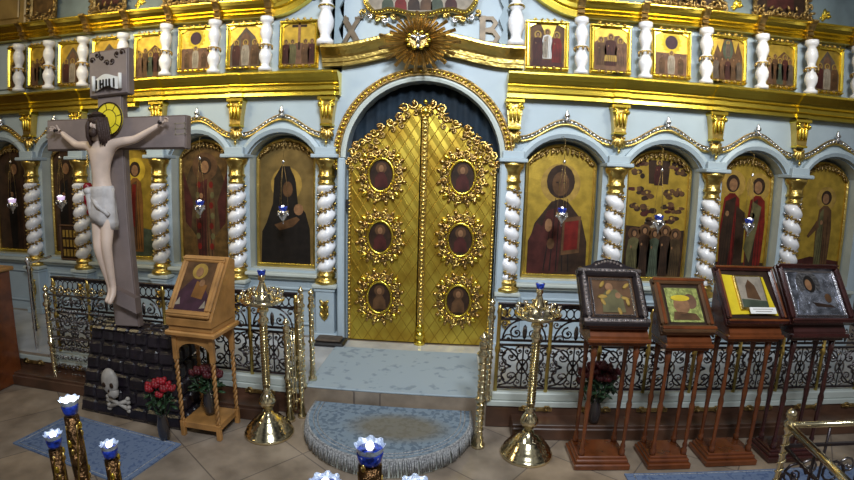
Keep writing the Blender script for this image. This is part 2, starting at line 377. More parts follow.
COLX = [-7.5, -6.23, -5.23, -3.79, -2.55, -1.26, 1.16, 2.53, 3.89, 5.17, 6.45]
bays = [(-7.5, -6.23), (-6.23, -5.23), (-5.23, -3.79), (-3.79, -2.55), (-2.55, -1.26), (1.16, 2.53), (2.53, 3.89), (3.89, 5.17), (5.17, 6.45)]
ZB, ZS, ZA = .93, 2.50, 2.78
mb = MB()
def niche_arch(c, hw, zs, za, n=12):
    h = za-zs; r = (hw*hw+h*h)/(2*h); a = math.asin(hw/r)
    return [(c+r*sin(-a+2*a*i/n), zs-(r-h)+r*cos(-a+2*a*i/n)) for i in range(n+1)]
BAYC = []
for x0, x1 in bays:
    c = (x0+x1)/2; hw = (x1-x0)/2-.17; BAYC.append((c, hw))
    A = niche_arch(c, hw, ZS, ZA); Y0 = .05; Y1 = .30; T = 3.62
    vs = [(x0, Y0, 0), (x1, Y0, 0), (x1, Y0, ZB), (x0, Y0, ZB)]; mb.add(vs, [(0, 1, 2, 3)], BLUE)
    mb.add([(x0, Y0, ZB), (c-hw, Y0, ZB), (c-hw, Y0, ZS), (x0, Y0, ZS)], [(0, 1, 2, 3)], BLUE)
    mb.add([(c+hw, Y0, ZB), (x1, Y0, ZB), (x1, Y0, ZS), (c+hw, Y0, ZS)], [(0, 1, 2, 3)], BLUE)
    top = [(x0, Y0, ZS)]+[(x, Y0, z) for x, z in A]+[(x1, Y0, ZS), (x1, Y0, T), (x0, Y0, T)]
    for i in range(12):
        (xa, za_), (xb, zb_) = A[i], A[i+1]
        mb.add([(xa, Y0, za_), (xb, Y0, zb_), (xb, Y0, T), (xa, Y0, T)], [(0, 1, 2, 3)], BLUE)
    mb.add([(x0, Y0, ZS), (c-hw, Y0, ZS), (c-hw, Y0, T), (x0, Y0, T)], [(0, 1, 2, 3)], BLUE)
    mb.add([(c+hw, Y0, ZS), (x1, Y0, ZS), (x1, Y0, T), (c+hw, Y0, T)], [(0, 1, 2, 3)], BLUE)
    ring = [(c-hw, ZB)]+A+[(c+hw, ZB)]
    for (xa, za_), (xb, zb_) in zip(ring[:-1], ring[1:]): mb.add([(xa, Y0, za_), (xa, Y1, za_), (xb, Y1, zb_), (xb, Y0, zb_)], [(0, 1, 2, 3)], CREAM)
    mb.add([(c-hw, Y0, ZB), (c+hw, Y0, ZB), (c+hw, Y1, ZB), (c-hw, Y1, ZB)], [(0, 1, 2, 3)], CREAM)
    mb.add([(x0, Y1, ZB-.1), (x1, Y1, ZB-.1), (x1, Y1, T), (x0, Y1, T)], [(0, 1, 2, 3)], BLUED)
    # recessed panels of the dado, sill moulding, arch band
    if x1-x0 > .9:
        w_ = x1-x0-.44
        for sx in (-1, 1): mb.box((c+sx*w_/2, .035, .42), (.035, .03, .50), BLUE, .008)
        for z in (.17, .67): mb.box((c, .035, z), (w_+.035, .03, .035), BLUE, .008)
    mb.box((c, -.005, .87), (x1-x0-.24, .12, .05), CREAM, .012); mb.box((c, .02, .825), (x1-x0-.24, .07, .05), CREAM, .012)
    band = niche_arch(c, hw+.06, ZS+.02, ZA+.07)
    mb.sweep(band, [(-.05, -.05), (.02, -.05), (.045, 0), (.02, .05), (-.05, .05)], BLUE)
    # inner cusped fringe
# the side strips around the doors + spandrel over the arch
for sx in (-1, 1):
    xa, xb = (-1.26, -.98) if sx < 0 else (.98, 1.16)
    mb.box(((xa+xb)/2, .19, 1.25), (xb-xa, .24, 2.50), BLUE)
    mb.box((sx*1.045, -.02, 1.23), (.10, .16, 2.46), BLUE, .02)
SP = arc(0, 2.47, 1.0, PI, 0, 28); xo = [-1.26]+[p[0] for p in SP]+[1.16]
for i in range(28):
    (xa, za_), (xb, zb_) = SP[i], SP[i+1]
    for y in (.05, .30): mb.add([(xa, y, za_), (xb, y, zb_), (xb, y, 4.6), (xa, y, 4.6)], [(0, 1, 2, 3)], BLUE)
    mb.add([(xa, -.04, za_), (xb, -.04, zb_), (xb, .30, zb_), (xa, .30, za_)], [(0, 1, 2, 3)], BLUE, True)
for xa, xb in ((-1.26, -1.0), (1.0, 1.16)): mb.add([(xa, .05, 2.4), (xb, .05, 2.4), (xb, .05, 4.6), (xa, .05, 4.6)], [(0, 1, 2, 3)], BLUE)
mb.sweep(arc(0, 2.47, 1.055, PI, 0, 32), [(-.05, -.055), (.04, -.055), (.05, -.02), (.04, .02), (-.05, .02)], CREAM)
# wall of the upper tiers
mb.box((-4.6, .16, 4.6), (7.0, .22, 2.0), BLUE); mb.box((4.6, .16, 4.6), (7.0, .22, 2.0), BLUE); mb.box((0, .17, 5.1), (2.3, .20, 1.0), BLUE)
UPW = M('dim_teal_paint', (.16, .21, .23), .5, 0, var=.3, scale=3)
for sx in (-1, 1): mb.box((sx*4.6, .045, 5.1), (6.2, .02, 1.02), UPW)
struct(mb, 'wall_back')
mb = MB(); mb.box((-7.8, -1.0, 2.6), (.2, 3.0, 6.2), BROWNW); struct(mb, 'wall_left')
TAN = M('tan_varnished_panel', (.34, .22, .07), .4, .2, var=.3, scale=3)
mb = MB(); mb.box((-6.62, 0, 5.2), (.62, .10, 1.2), TAN, .02); mb.box((-6.62, -.06, 5.2), (.40, .03, 1.0), TAN, .02); mb.box((-7.25, -.1, 5.2), (.60, .3, 1.2), DARK); struct(mb, 'trim_12')

# gold cornices -----------------------------------------------------------
def cprof(z0, z1, out):
    h = z1-z0  # fascia steps tilted upward to catch lamplight, cove turned down to read dark
    return [(-.06, z0), (.062, z0), (.045, z0+h*.22), (.088, z0+h*.235), (.064, z0+h*.46), (.098, z0+h*.48), (.092, z0+h*.53), (.10, z0+h*.60), (out*.70, z0+h*.74), (out*.92, z0+h*.88), (out, z0+h*.90), (out, z0+h*.97), (out*.95, z1), (-.06, z1)]
def cornice(x0, x1, z0, z1, out, m, name, breaks=(), bw=.17):
    mb = MB(); P_ = cprof(z0, z1, out)
    mb.sweep([(x0, 0), (x1, 0)], P_, m, nrm='z')
    for b in breaks:
        P2 = [(o+.022 if o > 0 else o, z) for o, z in P_]
        mb.sweep([(b-bw/2, 0), (b+bw/2, 0)], P2, m, nrm='z')
    return struct(mb, name)
cornice(1.08, 8, 3.28, 3.59, .20, GOLDB, 'trim_2', COLX[6:], .20)
cornice(-4.17, -1.10, 3.28, 3.58, .20, GOLDB, 'trim_3', COLX[3:6], .20)
cornice(-8, -4.17, 3.21, 3.50, .17, GOLDB, 'trim_4', COLX[:3], .18)
BALR = [1.977, 2.816, 3.653, 4.464, 5.214, 5.96]; BALL = [-2.10, -2.857, -3.618, -4.338, -5.056, -5.707, -6.315]
cornice(2.02, 8, 4.36, 4.58, .16, GOLDB, 'trim_5')
cornice(-8, -2.12, 4.36, 4.58, .18, GOLDB, 'trim_6')
mb = MB()
for x in BALR+BALL:
    P_ = [(o+.04 if o > 0 else o, z) for o, z in cprof(4.345, 4.59, .18)]
    mb.sweep([(x-.045, 0), (x+.045, 0)], P_, GOLDD, nrm='z')
struct(mb, 'trim_7')
mb = MB()
for s_, xa in ((-1, -2.12), (1, 2.02)):
    xe = -1.40 if s_ < 0 else 1.27; pth = [(xa+(xe-xa)*k/14, 4.47+.42*(k/14)**2.0) for k in range(15)]
    if s_ > 0: pth = pth[::-1]
    mb.sweep(pth, [(-.06, -.11), (.06, -.11), (.05, -.02), (.09, .0), (.10, .05), (.16, .09), (.16, .11), (-.06, .11)], GOLDB)
struct(mb, 'trim_13')
# curved gable cornice over the arch
cv = []
for i in range(41):
    t = -1+2*i/40; x = t*1.30-.04; z = 3.79+.17*(.5+.5*cos(PI*min(1, abs(t)*1.12)))
    cv.append((x, z))
mb = MB(); mb.sweep(cv, [(-.05, -.13), (.05, -.13), (.055, -.085), (.075, -.08), (.08, -.03), (.10, .0), (.15, .05), (.19, .08), (.20, .085), (.20, .115), (.18, .13), (-.05, .13)], GOLD)
struct(mb, 'trim_8')
# bead arch around the doors
mb = MB(); pa = arc(0, 2.47, 1.115, R(188), R(-8), 50)
mb.sweep(pa, [(-.04, -.05), (.06, -.05), (.08, -.04), (.05, -.025), (.05, .025), (.08, .04), (.06, .05), (-.04, .05)], GOLDD, True)
rope(mb, pa, -.065, .022, GOLDB, step=.060)
struct(mb, 'trim_9')

# ogee ropes over the niches
mb = MB()
for i, (x0, x1) in enumerate(bays):
    c = (x0+x1)/2; path = []
    for k in range(25):
        t = -1+2*k/24; path.append((c+t*(x1-x0-.16)/2, 2.77+.24*(.5+.5*cos(PI*t))))
    mb.tube([(x, .02, z-.035) for x, z in path], .018, GOLD, 5); rope(mb, path, .01, .024, SILVER if i > 3 else GOLD, step=.056)
    mb.tube([(x, .03, z+.03) for x, z in path], .010, GOLDD, 5)
struct(mb, 'trim_10')

# ================================================================== TWISTED COLUMNS
def shaft_mesh(mb, z0, z1, r0, m, hand=1, pitch=.215, n=20):
    N = 84; vs = []; fs = []
    for i in range(N+1):
        z = z0+(z1-z0)*i/N; e = min(1, (z-z0)/.05, (z1-z)/.05)
        for k in range(n):
            a = 2*PI*k/n; ph = a-hand*2*PI*z/pitch
            q = .5+.5*cos(ph); rr = r0*(.66+.40*q**.75*max(e, .2))
            vs.append((rr*cos(a), rr*sin(a), z))
    for i in range(N):
        for k in range(n): fs.append((i*n+k, i*n+(k+1) % n, (i+1)*n+(k+1) % n, (i+1)*n+k))
    mb.add(vs, fs, m, True)
def make_column(label, hand=1):
    t = thing('twisted_column', label, 'column', (0, 0, 0), 'twisted white columns of the icon screen')
    mb = MB(); mb.box((0, .02, .36), (.26, .26, .72), BLUE, .012); mb.box((0, .01, .755), (.34, .31, .055), CREAM, .012); mb.box((0, .01, .05), (.33, .30, .10), BLUE, .012); mb.box((0, .015, .70), (.29, .28, .04), BLUE, .01)
    mb.build('pedestal', t)
    mb = MB(); mb.prism(oval(0, .42, .06, .14, 8), -.125, -.112, GOLD)
    for s_ in (-1, 1):
        for dz in (.34, .44, .52): mb.leafy(0, dz-.02, -.13, .10, .045, PI/2-s_*.7, GOLD, .012)
    mb.build('pedestal_ornament', t)
    mb = MB(); mb.lathe([(.155, .785), (.16, .81), (.15, .835), (.115, .85), (.105, .87), (.125, .89), (.125, .91), (.10, .93), (.09, .95)], GOLD, n=18); mb.build('base', t)
    mb = MB(); shaft_mesh(mb, .93, 2.12, .122, WHITE, hand); mb.build('shaft', t)
    mb = MB(); pts = []; n_ = 190       # the vine wound in the groove
    for i in range(n_+1):
        z = .95+1.15*i/n_; a = hand*2*PI*z/.215+PI; pts.append((.094*cos(a), .094*sin(a), z))
    mb.tube(pts, .010, GOLDD, 5)
    for i in range(2, n_, 3):
        p = pts[i]; q = 1.12+.06*(i % 3); m_ = (GOLD, GOLDD, SILVER, GOLDD)[(i//3) % 4]
        mb.ell((p[0]*q, p[1]*q, p[2]+.024*(-1)**i), (.024, .024, .016), m_, 5, 4); mb.ell((p[0]*1.05, p[1]*1.05, p[2]-.012*(-1)**i), (.02, .02, .013), GOLDD, 5, 4)
    mb.build('gilt_vine', t)
    mb = MB(); mb.lathe([(.09, 2.10), (.115, 2.11), (.115, 2.135), (.10, 2.15), (.098, 2.19), (.12, 2.20), (.12, 2.225), (.105, 2.24), (.105, 2.32), (.125, 2.36), (.14, 2.38), (.15, 2.42), (.15, 2.455)], GOLD, n=18); mb.build('capital', t)
    mb = MB(); mb.box((0, 0, 2.48), (.36, .32, .05), BLUE, .01); mb.box((0, .01, 2.55), (.28, .24, .10), BLUE, .01); mb.build('impost_block', t)
    return t
col_lab = ['outermost twisted white column at the far left behind the brown box', 'twisted white column at far left above the left twisted rail post, right of the leftmost dark icon',
 'twisted white column partly hidden behind the crucified figure, beside the red hanging lamp', 'twisted white column seen right of the cross, between the gold deacon icon and the brown ornate icon',
 'twisted white column between the brown ornate icon and the dark veiled icon, behind the left candle stand', 'twisted white column standing directly left of the golden royal doors',
 'twisted white column standing directly right of the golden royal doors', 'twisted white column between the large Christ-like bust icon and the many-figure icon',
 'twisted white column between the many-figure icon and the icon of two red-robed saints', 'twisted white column between the two-saint icon and the rightmost arched icon', 'outermost twisted white column past the rightmost arched icon']
col_lab[7] = 'twisted white column between the maroon-robed bust icon and the many-figure icon'
col0 = make_column(col_lab[1]); col0.location = (COLX[1], 0, 0)
for i in range(2, 6): dup(col0, (COLX[i], 0, 0), col_lab[i])
col1 = make_column(col_lab[6], -1); col1.location = (COLX[6], 0, 0)
for i in range(7, 10): dup(col1, (COLX[i], 0, 0), col_lab[i])

# corbels and finials
def make_corbel(label):
    t = thing('gilded_corbel', label, 'corbel', (0, 0, 0), 'gilded scroll corbels under the cornice')
    mb = MB(); mb.box((0, -.02, 3.235), (.25, .18, .05), GOLDB, .01)
    mb.prism([(-.11, 3.21), (.11, 3.21), (.085, 3.02), (.075, 2.90), (-.075, 2.90), (-.085, 3.02)], .06, -.07, GOLD)
    for s_ in (-1, 1): mb.curl(s_*.085, 3.16, -.09, .045, GOLDB, PI/2, 1.3, .016, s_, 5, 9)
    for x in (-.05, 0, .05): mb.ell((x, -.085, 3.06), (.022, .02, .10), GOLDB, 6, 6)
    mb.box((0, -.02, 2.89), (.17, .14, .03), GOLDB, .008); mb.build('console', t)
    mb = MB()
    for k in range(5):
        a = -PI/2+(k-2)*.32; mb.leafy(0, 2.86, -.035-.012*(2-abs(k-2)), .20-.02*abs(k-2), .06, a, GOLD, .03)
    mb.ell((0, -.05, 2.66), (.02, .02, .035), GOLD, 6, 5)
    for s_ in (-1, 1): mb.curl(s_*.07, 2.84, -.02, .035, GOLD, PI/2, 1.2, .011, s_, 5, 8)
    mb.build('leaf_pendant', t)
    return t
nm = {1: 'over the far left twisted column', 2: 'just left of the cross beam end, low under the cornice', 3: 'right of the cross post, over the column beside the deacon icon', 4: 'between the brown ornate icon and the dark veiled icon',
      5: 'left of the door arch', 6: 'right of the door arch', 7: 'between the maroon bust icon and the many-figure icon', 8: 'between the many-figure icon and the two-saint icon', 9: 'between the two-saint icon and the rightmost arched icon'}
cb0 = make_corbel('gilded scroll corbel '+nm[1]); cb0.location = (COLX[1], 0, -.05)
for i in range(2, 10): dup(cb0, (COLX[i], 0, -.05 if i < 3 else 0), 'gilded scroll corbel '+nm[i])
mb = MB(); mb.lathe([(.045, 0), (.045, .015), (.018, .025), (.042, .05), (.045, .07), (.016, .095), (.024, .11), (.004, .14)], SILVER, n=8)
icn = ['leftmost dark icon', 'dark icon beside the calendar board', 'gold deacon icon', 'brown ornate icon', 'dark veiled icon', 'maroon bust icon', 'many-figure icon', 'two-saint icon', 'rightmost arched icon']
fn0 = None
for i, (c, hw) in enumerate(BAYC):
    lab = 'small turned finial on the rope moulding above the '+icn[i]
    if fn0 is None:
        fn0 = tag(mb.build('urn_finial', None, (c, .0, 3.02)), lab, 'finial', 'small finials above the niches')
    else:
        o = fn0.copy(); COL.objects.link(o); o.location = (c, .0, 3.02); o['label'] = lab

# ================================================================== ICONS
def figure(mb, x, z0, h, y, robe, cloak=None, halo='gold', head='flesh', hair='umber', wd=.30, turn=0, halor=.13, half=False):
    """a flat painted figure: z0 feet, h height, painted in thin raised layers"""
    e = .0012
    H = h; hr = H*(.070 if not half else .125); hz = z0+H-hr*1.4
    if halo: mb.prism(oval(x, hz, hr*1.95, hr*1.95, 20), y, y-e, P[halo])
    sh = hz-hr*1.5; w_ = wd*H
    if half:
        body = [(x-w_*1.05, z0), (x+w_*1.05, z0), (x+w_*1.02, z0+H*.3), (x+w_*.8, z0+H*.5), (x+w_*.3, sh+.02*H), (x, sh+.05*H), (x-w_*.3, sh+.02*H), (x-w_*.85, z0+H*.46), (x-w_*1.04, z0+H*.25)]
    else:
        body = [(x-w_*.55, z0), (x+w_*.55, z0), (x+w_*.62, z0+H*.25), (x+w_*.66, z0+H*.55), (x+w_*.52, sh-.03*H), (x+w_*.18, sh+.02*H), (x-w_*.18, sh+.02*H), (x-w_*.52, sh-.03*H), (x-w_*.68, z0+H*.5), (x-w_*.60, z0+H*.2)]
    mb.prism(body, y-e, y-2*e, P[robe])
    if cloak:
        mb.prism([(x-w_*.5, z0+H*.02), (x+w_*.05, z0+H*.02), (x+w_*.15+turn*.1, sh-.01*H), (x-w_*.42, sh-.06*H), (x-w_*.62, z0+H*.4)], y-2*e, y-3*e, P[cloak])
    mb.prism(oval(x, hz+hr*.12, hr*1.02, hr*1.2, 16), y-2*e, y-3*e, P[hair])
    mb.prism(oval(x+turn*hr*.2, hz-hr*.05, hr*.62, hr*.86, 16), y-3*e, y-4*e, P[head])
    if half:
        for s_ in (-1, 1): mb.prism(oval(x+s_*hr*.25, hz+hr*.05, hr*.1, hr*.05, 8), y-4*e, y-4.6*e, P['black'])
        mb.prism(oval(x, hz-hr*.18, hr*.06, hr*.2, 6), y-4*e, y-4.6*e, P['brown'])
        mb.prism(oval(x, hz-hr*.5, hr*.2, hr*.05, 8), y-4*e, y-4.6*e, P['brown'])
        mb.prism([(x-hr*.5, hz-hr*.45), (x+hr*.5, hz-hr*.45), (x+hr*.25, hz-hr*1.05), (x-hr*.25, hz-hr*1.05)], y-3.2*e, y-3.6*e, P[hair])
    fold = 'black' if robe not in ('black',) else 'umber'
    for q in range(5):
        u = -.42+.2*q; xb_, xt_ = x+w_*u*1.1, x+w_*u*.7; zt_ = z0+H*(.45+.12*((q*2) % 3)); t_ = w_*.022
        mb.prism([(xb_-t_, z0+H*.03), (xb_+t_, z0+H*.03), (xt_+t_*.5, zt_), (xt_-t_*.5, zt_)], y-3*e, y-3.4*e, P[fold])
    mb.prism(oval(x-w_*.25, z0+H*.62 if not half else z0+H*.28, hr*.28, hr*.4, 10), y-3*e, y-4*e, P[head])
def frame(mb, x0, x1, z0, z1, y, w_, d, m, m2=None):
    for cx, cz, sx, sz in (((x0+x1)/2, z0+w_/2, x1-x0, w_), ((x0+x1)/2, z1-w_/2, x1-x0, w_), (x0+w_/2, (z0+z1)/2, w_, z1-z0-2*w_), (x1-w_/2, (z0+z1)/2, w_, z1-z0-2*w_)):
        mb.box((cx, y, cz), (sx, d, sz), m, min(w_, d)*.3)
        mb.box((cx, y-d/2-.004, cz), (sx*(1 if sx > sz else .4), .012, sz*(1 if sz > sx else .4)), m2 or m, .004)

def niche_icon(i, x0, x1, label, paint, ground=GOLDP, fw=.045):
    c = (x0+x1)/2
    t = thing('niche_icon', label, 'icon', (c, .22, ZB), 'large icons in the arched niches')
    hw = (x1-x0)/2
    arch = [(x, z-ZB) for x, z in niche_arch(0, hw, ZS-.03, ZA-.04)]
    mb = MB(); mb.prism([(-hw, .015)]+arch+[(hw, .015)], .06, 0, ground); paint(mb, hw); mb.build('painted_panel', t)
    mb = MB(); ring = [(-hw, .0)]+arch+[(hw, .0)]
    mb.sweep(ring, [(-.06, -.0), (-.06, -fw), (.02, -fw), (.035, -fw*.6), (.03, -fw*.2), (.015, 0)], GOLD)
    mb.box((0, -.0, fw*.6), (2*hw, .07, fw*1.2), GOLD, .01)
    rope(mb, [(-hw+fw, fw*1.2), (hw-fw, fw*1.2)], -.03, .014, GOLDB, step=.04)
    mb.build('frame', t)
    # carved fringe hanging under the arch
    mb = MB()
    for k in range(13):
        u = -1+2*k/12; x = u*hw*.82; z = 0
        for (xa, za_), (xb, zb_) in zip(arch[:-1], arch[1:]):
            if min(xa, xb) <= x <= max(xa, xb): z = za_+(zb_-za_)*(x-xa)/(xb-xa+1e-9)
        z -= .075
        mb.curl(x, z, -.03, .032, GOLDD, k*1.3, 1.1, .011, (-1)**k, 5, 7)
        mb.leafy(x, z, -.035, .06, .03, -PI/2+u*.6, GOLDD, .012)
    mb.build('carved_fringe', t)
    return t
def pt_dark(mb, hw):
    figure(mb, 0, .05, 1.5, 0, 'umber', 'black', halo='dim', wd=.16)
def pt_deacon(mb, hw):
    mb.prism([(-hw, .05), (hw, .05), (hw, .45), (.1, .5), (-hw, .38)], 0, -.0008, P['green'])
    figure(mb, .08, .12, 1.38, -.001, 'orange', 'brown', halo='gold', wd=.15); mb.prism([(-.02, .5), (.06, .5), (.10, 1.15), (.03, 1.15)], -.005, -.0062, P['red'])
def pt_ornate(mb, hw):
    mb.prism(oval(0, .95, .34, .62, 24), 0, -.001, P['dim'])
    figure(mb, 0, .06, 1.5, -.001, 'brown', 'maroon', halo='brown', wd=.16)
    for k in range(7):
        for s_ in (-1, 1): mb.prism(oval(s_*(.10+.02*(k % 2)), .25+.15*k, .035, .05, 8), -.004, -.0052, P['olive' if k % 2 else 'red'])
    for s_ in (-1, 1): mb.prism([(s_*.2, .9), (s_*.36, 1.35), (s_*.33, .6), (s_*.24, .5)], -.001, -.002, P['maroon'])
def pt_veil(mb, hw):
    e = .001; mb.prism([(-hw+.06, .05), (hw-.09, .05), (hw-.10, .55), (.28, .78), (.17, .9), (.14, 1.2), (.05, 1.42), (-.08, 1.42), (-.18, 1.25), (-.2, .9), (-.3, .62), (-hw+.08, .5)], 0, -e, P['black'])
    mb.prism(oval(.0, 1.17, .23, .24, 20), -.0002, -.0006, P['ochre']); mb.prism(oval(-.01, 1.16, .15, .23, 16), -e, -2*e, P['black'])
    mb.prism(oval(0.02, 1.10, .075, .11, 14), -2*e, -3*e, P['brown'])
    mb.prism([(-.18, .6), (.15, .72), (.2, .68), (.1, .58), (-.1, .52)], -e, -2*e, P['brown']); mb.prism(oval(.18, .82, .07, .08, 12), -e, -2*e, P['flesh'])
def pt_christ(mb, hw):
    mb.prism(oval(0, 1.28, .27, .27, 26), 0, -.0006, P['ochre'])
    figure(mb, 0, .05, 1.5, -.001, 'umber', 'maroon', halo=None, wd=.26, half=True, hair='umber', head='brown')
    mb.prism([(.05, .32), (.30, .36), (.30, .86), (.05, .82)], -.005, -.0064, P['brown']); mb.prism([(.08, .38), (.27, .41), (.27, .80), (.08, .77)], -.0064, -.007, P['red'])
    mb.prism(oval(-.14, .72, .05, .09, 12), -.005, -.006, P['flesh'])
    mb.prism([(-.40, .05), (-.05, .05), (-.02, .55), (-.3, .75), (-.41, .5)], -.0045, -.005, P['maroon'])
def pt_multi(mb, hw):
    mb.prism([(-hw+.05, .04), (hw-.05, .04), (hw-.05, .72), (.15, .70), (-.1, .74), (-hw+.05, .76)], 0, -.001, P['umber'])
    for k in range(5): figure(mb, -.30+.15*k, .06+.04*(k % 2), .66, -.0012, ['olive', 'umber', 'green', 'umber', 'dim'][k], None, halo='brown', wd=.22)
    mb.prism([(-.14, 1.34), (.14, 1.34), (.16, 1.66), (-.16, 1.66)], 0, -.001, P['umber']); figure(mb, 0, 1.32, .34, -.001, 'umber', 'maroon', halo='ochre', wd=.34)
    rnd = random.Random(3)
    for x, z in [(-.30, 1.45), (.30, 1.5), (-.32, 1.22), (-.16, 1.18), (.16, 1.2), (.32, 1.24), (-.3, 1.0), (-.13, .98), (.15, 1.02), (.31, .98), (-.25, 1.62), (.25, 1.62), (-.05, .84), (.22, .84)]:
        a = rnd.uniform(-.4, .4); c1 = ['umber', 'maroon', 'brown'][rnd.randrange(3)]
        for q in range(6):
            ox, oz = rnd.uniform(-.075, .075), rnd.uniform(-.055, .055); mb.prism(oval(x+ox, z+oz, rnd.uniform(.035, .06), rnd.uniform(.022, .042), 9), 0, -.0006-.0003*q, P[[c1, 'umber', 'brown'][q % 3]])
        mb.prism(oval(x, z+.04, .018, .02, 8), -.002, -.003, P['ochre'])
    mb.prism([(-.12, .74), (.12, .74), (.16, .84), (-.16, .84)], -.001, -.0015, P['pale'])
def pt_two(mb, hw):
    mb.prism([(-hw+.04, .04), (hw-.04, .04), (hw-.04, .3), (-hw+.04, .3)], 0, -.0008, P['umber'])
    figure(mb, -.20, .08, 1.46, -.001, 'red', 'umber', halo='ochre', wd=.155, turn=.3); figure(mb, .21, .08, 1.44, -.001, 'red', 'umber', halo='ochre', wd=.155, turn=-.3)
    mb.prism([(.05, .5), (.16, .3), (.28, 1.1), (.14, 1.17)], -.005, -.0058, P['olive'])
    mb.prism([(-.1, .2), (.04, .2), (.03, 1.0), (-.12, 1.1)], -.005, -.0058, P['umber'])
def pt_side(mb, hw):
    mb.prism([(-hw+.04, .04), (hw-.04, .04), (hw-.04, .36), (-.1, .42), (-hw+.04, .34)], 0, -.0008, P['maroon'])
    figure(mb, .08, .15, 1.25, -.001, 'brown', 'olive', halo='ochre', wd=.16, turn=-.6)
    mb.prism([(-.05, .95), (-.2, .72), (-.17, .69), (.0, .86)], -.004, -.0052, P['brown'])
lab = ['dark full-length icon at the extreme left edge of the screen behind the brown box', 'dark icon in the niche left of the cross, above the calendar board', 'gold-ground icon of a standing deacon in orange, right of the crucified figure',
       'brown ornate icon above the oak lectern, in the second niche left of the doors', 'very dark icon of a veiled black figure in the niche next left of the doors', 'gold-ground icon with a maroon-robed half figure, next right of the doors',
       'gold-ground icon crowded with small figures and flying clouds', 'gold-ground icon of two saints standing side by side in red', 'gold-ground icon of a single turned saint in the rightmost niche']
BRG = M('brown_icon_ground', (.16, .085, .025), .42, .3, var=.5, scale=9)
DKG = M('dark_icon_ground', (.075, .036, .016), .4, .2, var=.5, scale=6)
DIMG = M('dim_gold_ground', (.26, .17, .055), .42, .5, var=.35, scale=5)
spec = [(pt_dark, DKG, -.04), (pt_dark, DKG, 0), (pt_deacon, GOLDP, 0), (pt_ornate, BRG, 0), (pt_veil, DIMG, 0), (pt_christ, GOLDP, 0), (pt_multi, GOLDP, 0), (pt_two, GOLDP, 0), (pt_side, GOLDP, 0)]
for i, ((c, hw), (fn_, g, dx)) in enumerate(zip(BAYC, spec)):
    if i == 2: niche_icon(i, c-.40, c+.50, lab[i], fn_, g)
    else: niche_icon(i, c-hw+.03, c+hw-.03, lab[i], fn_, g)

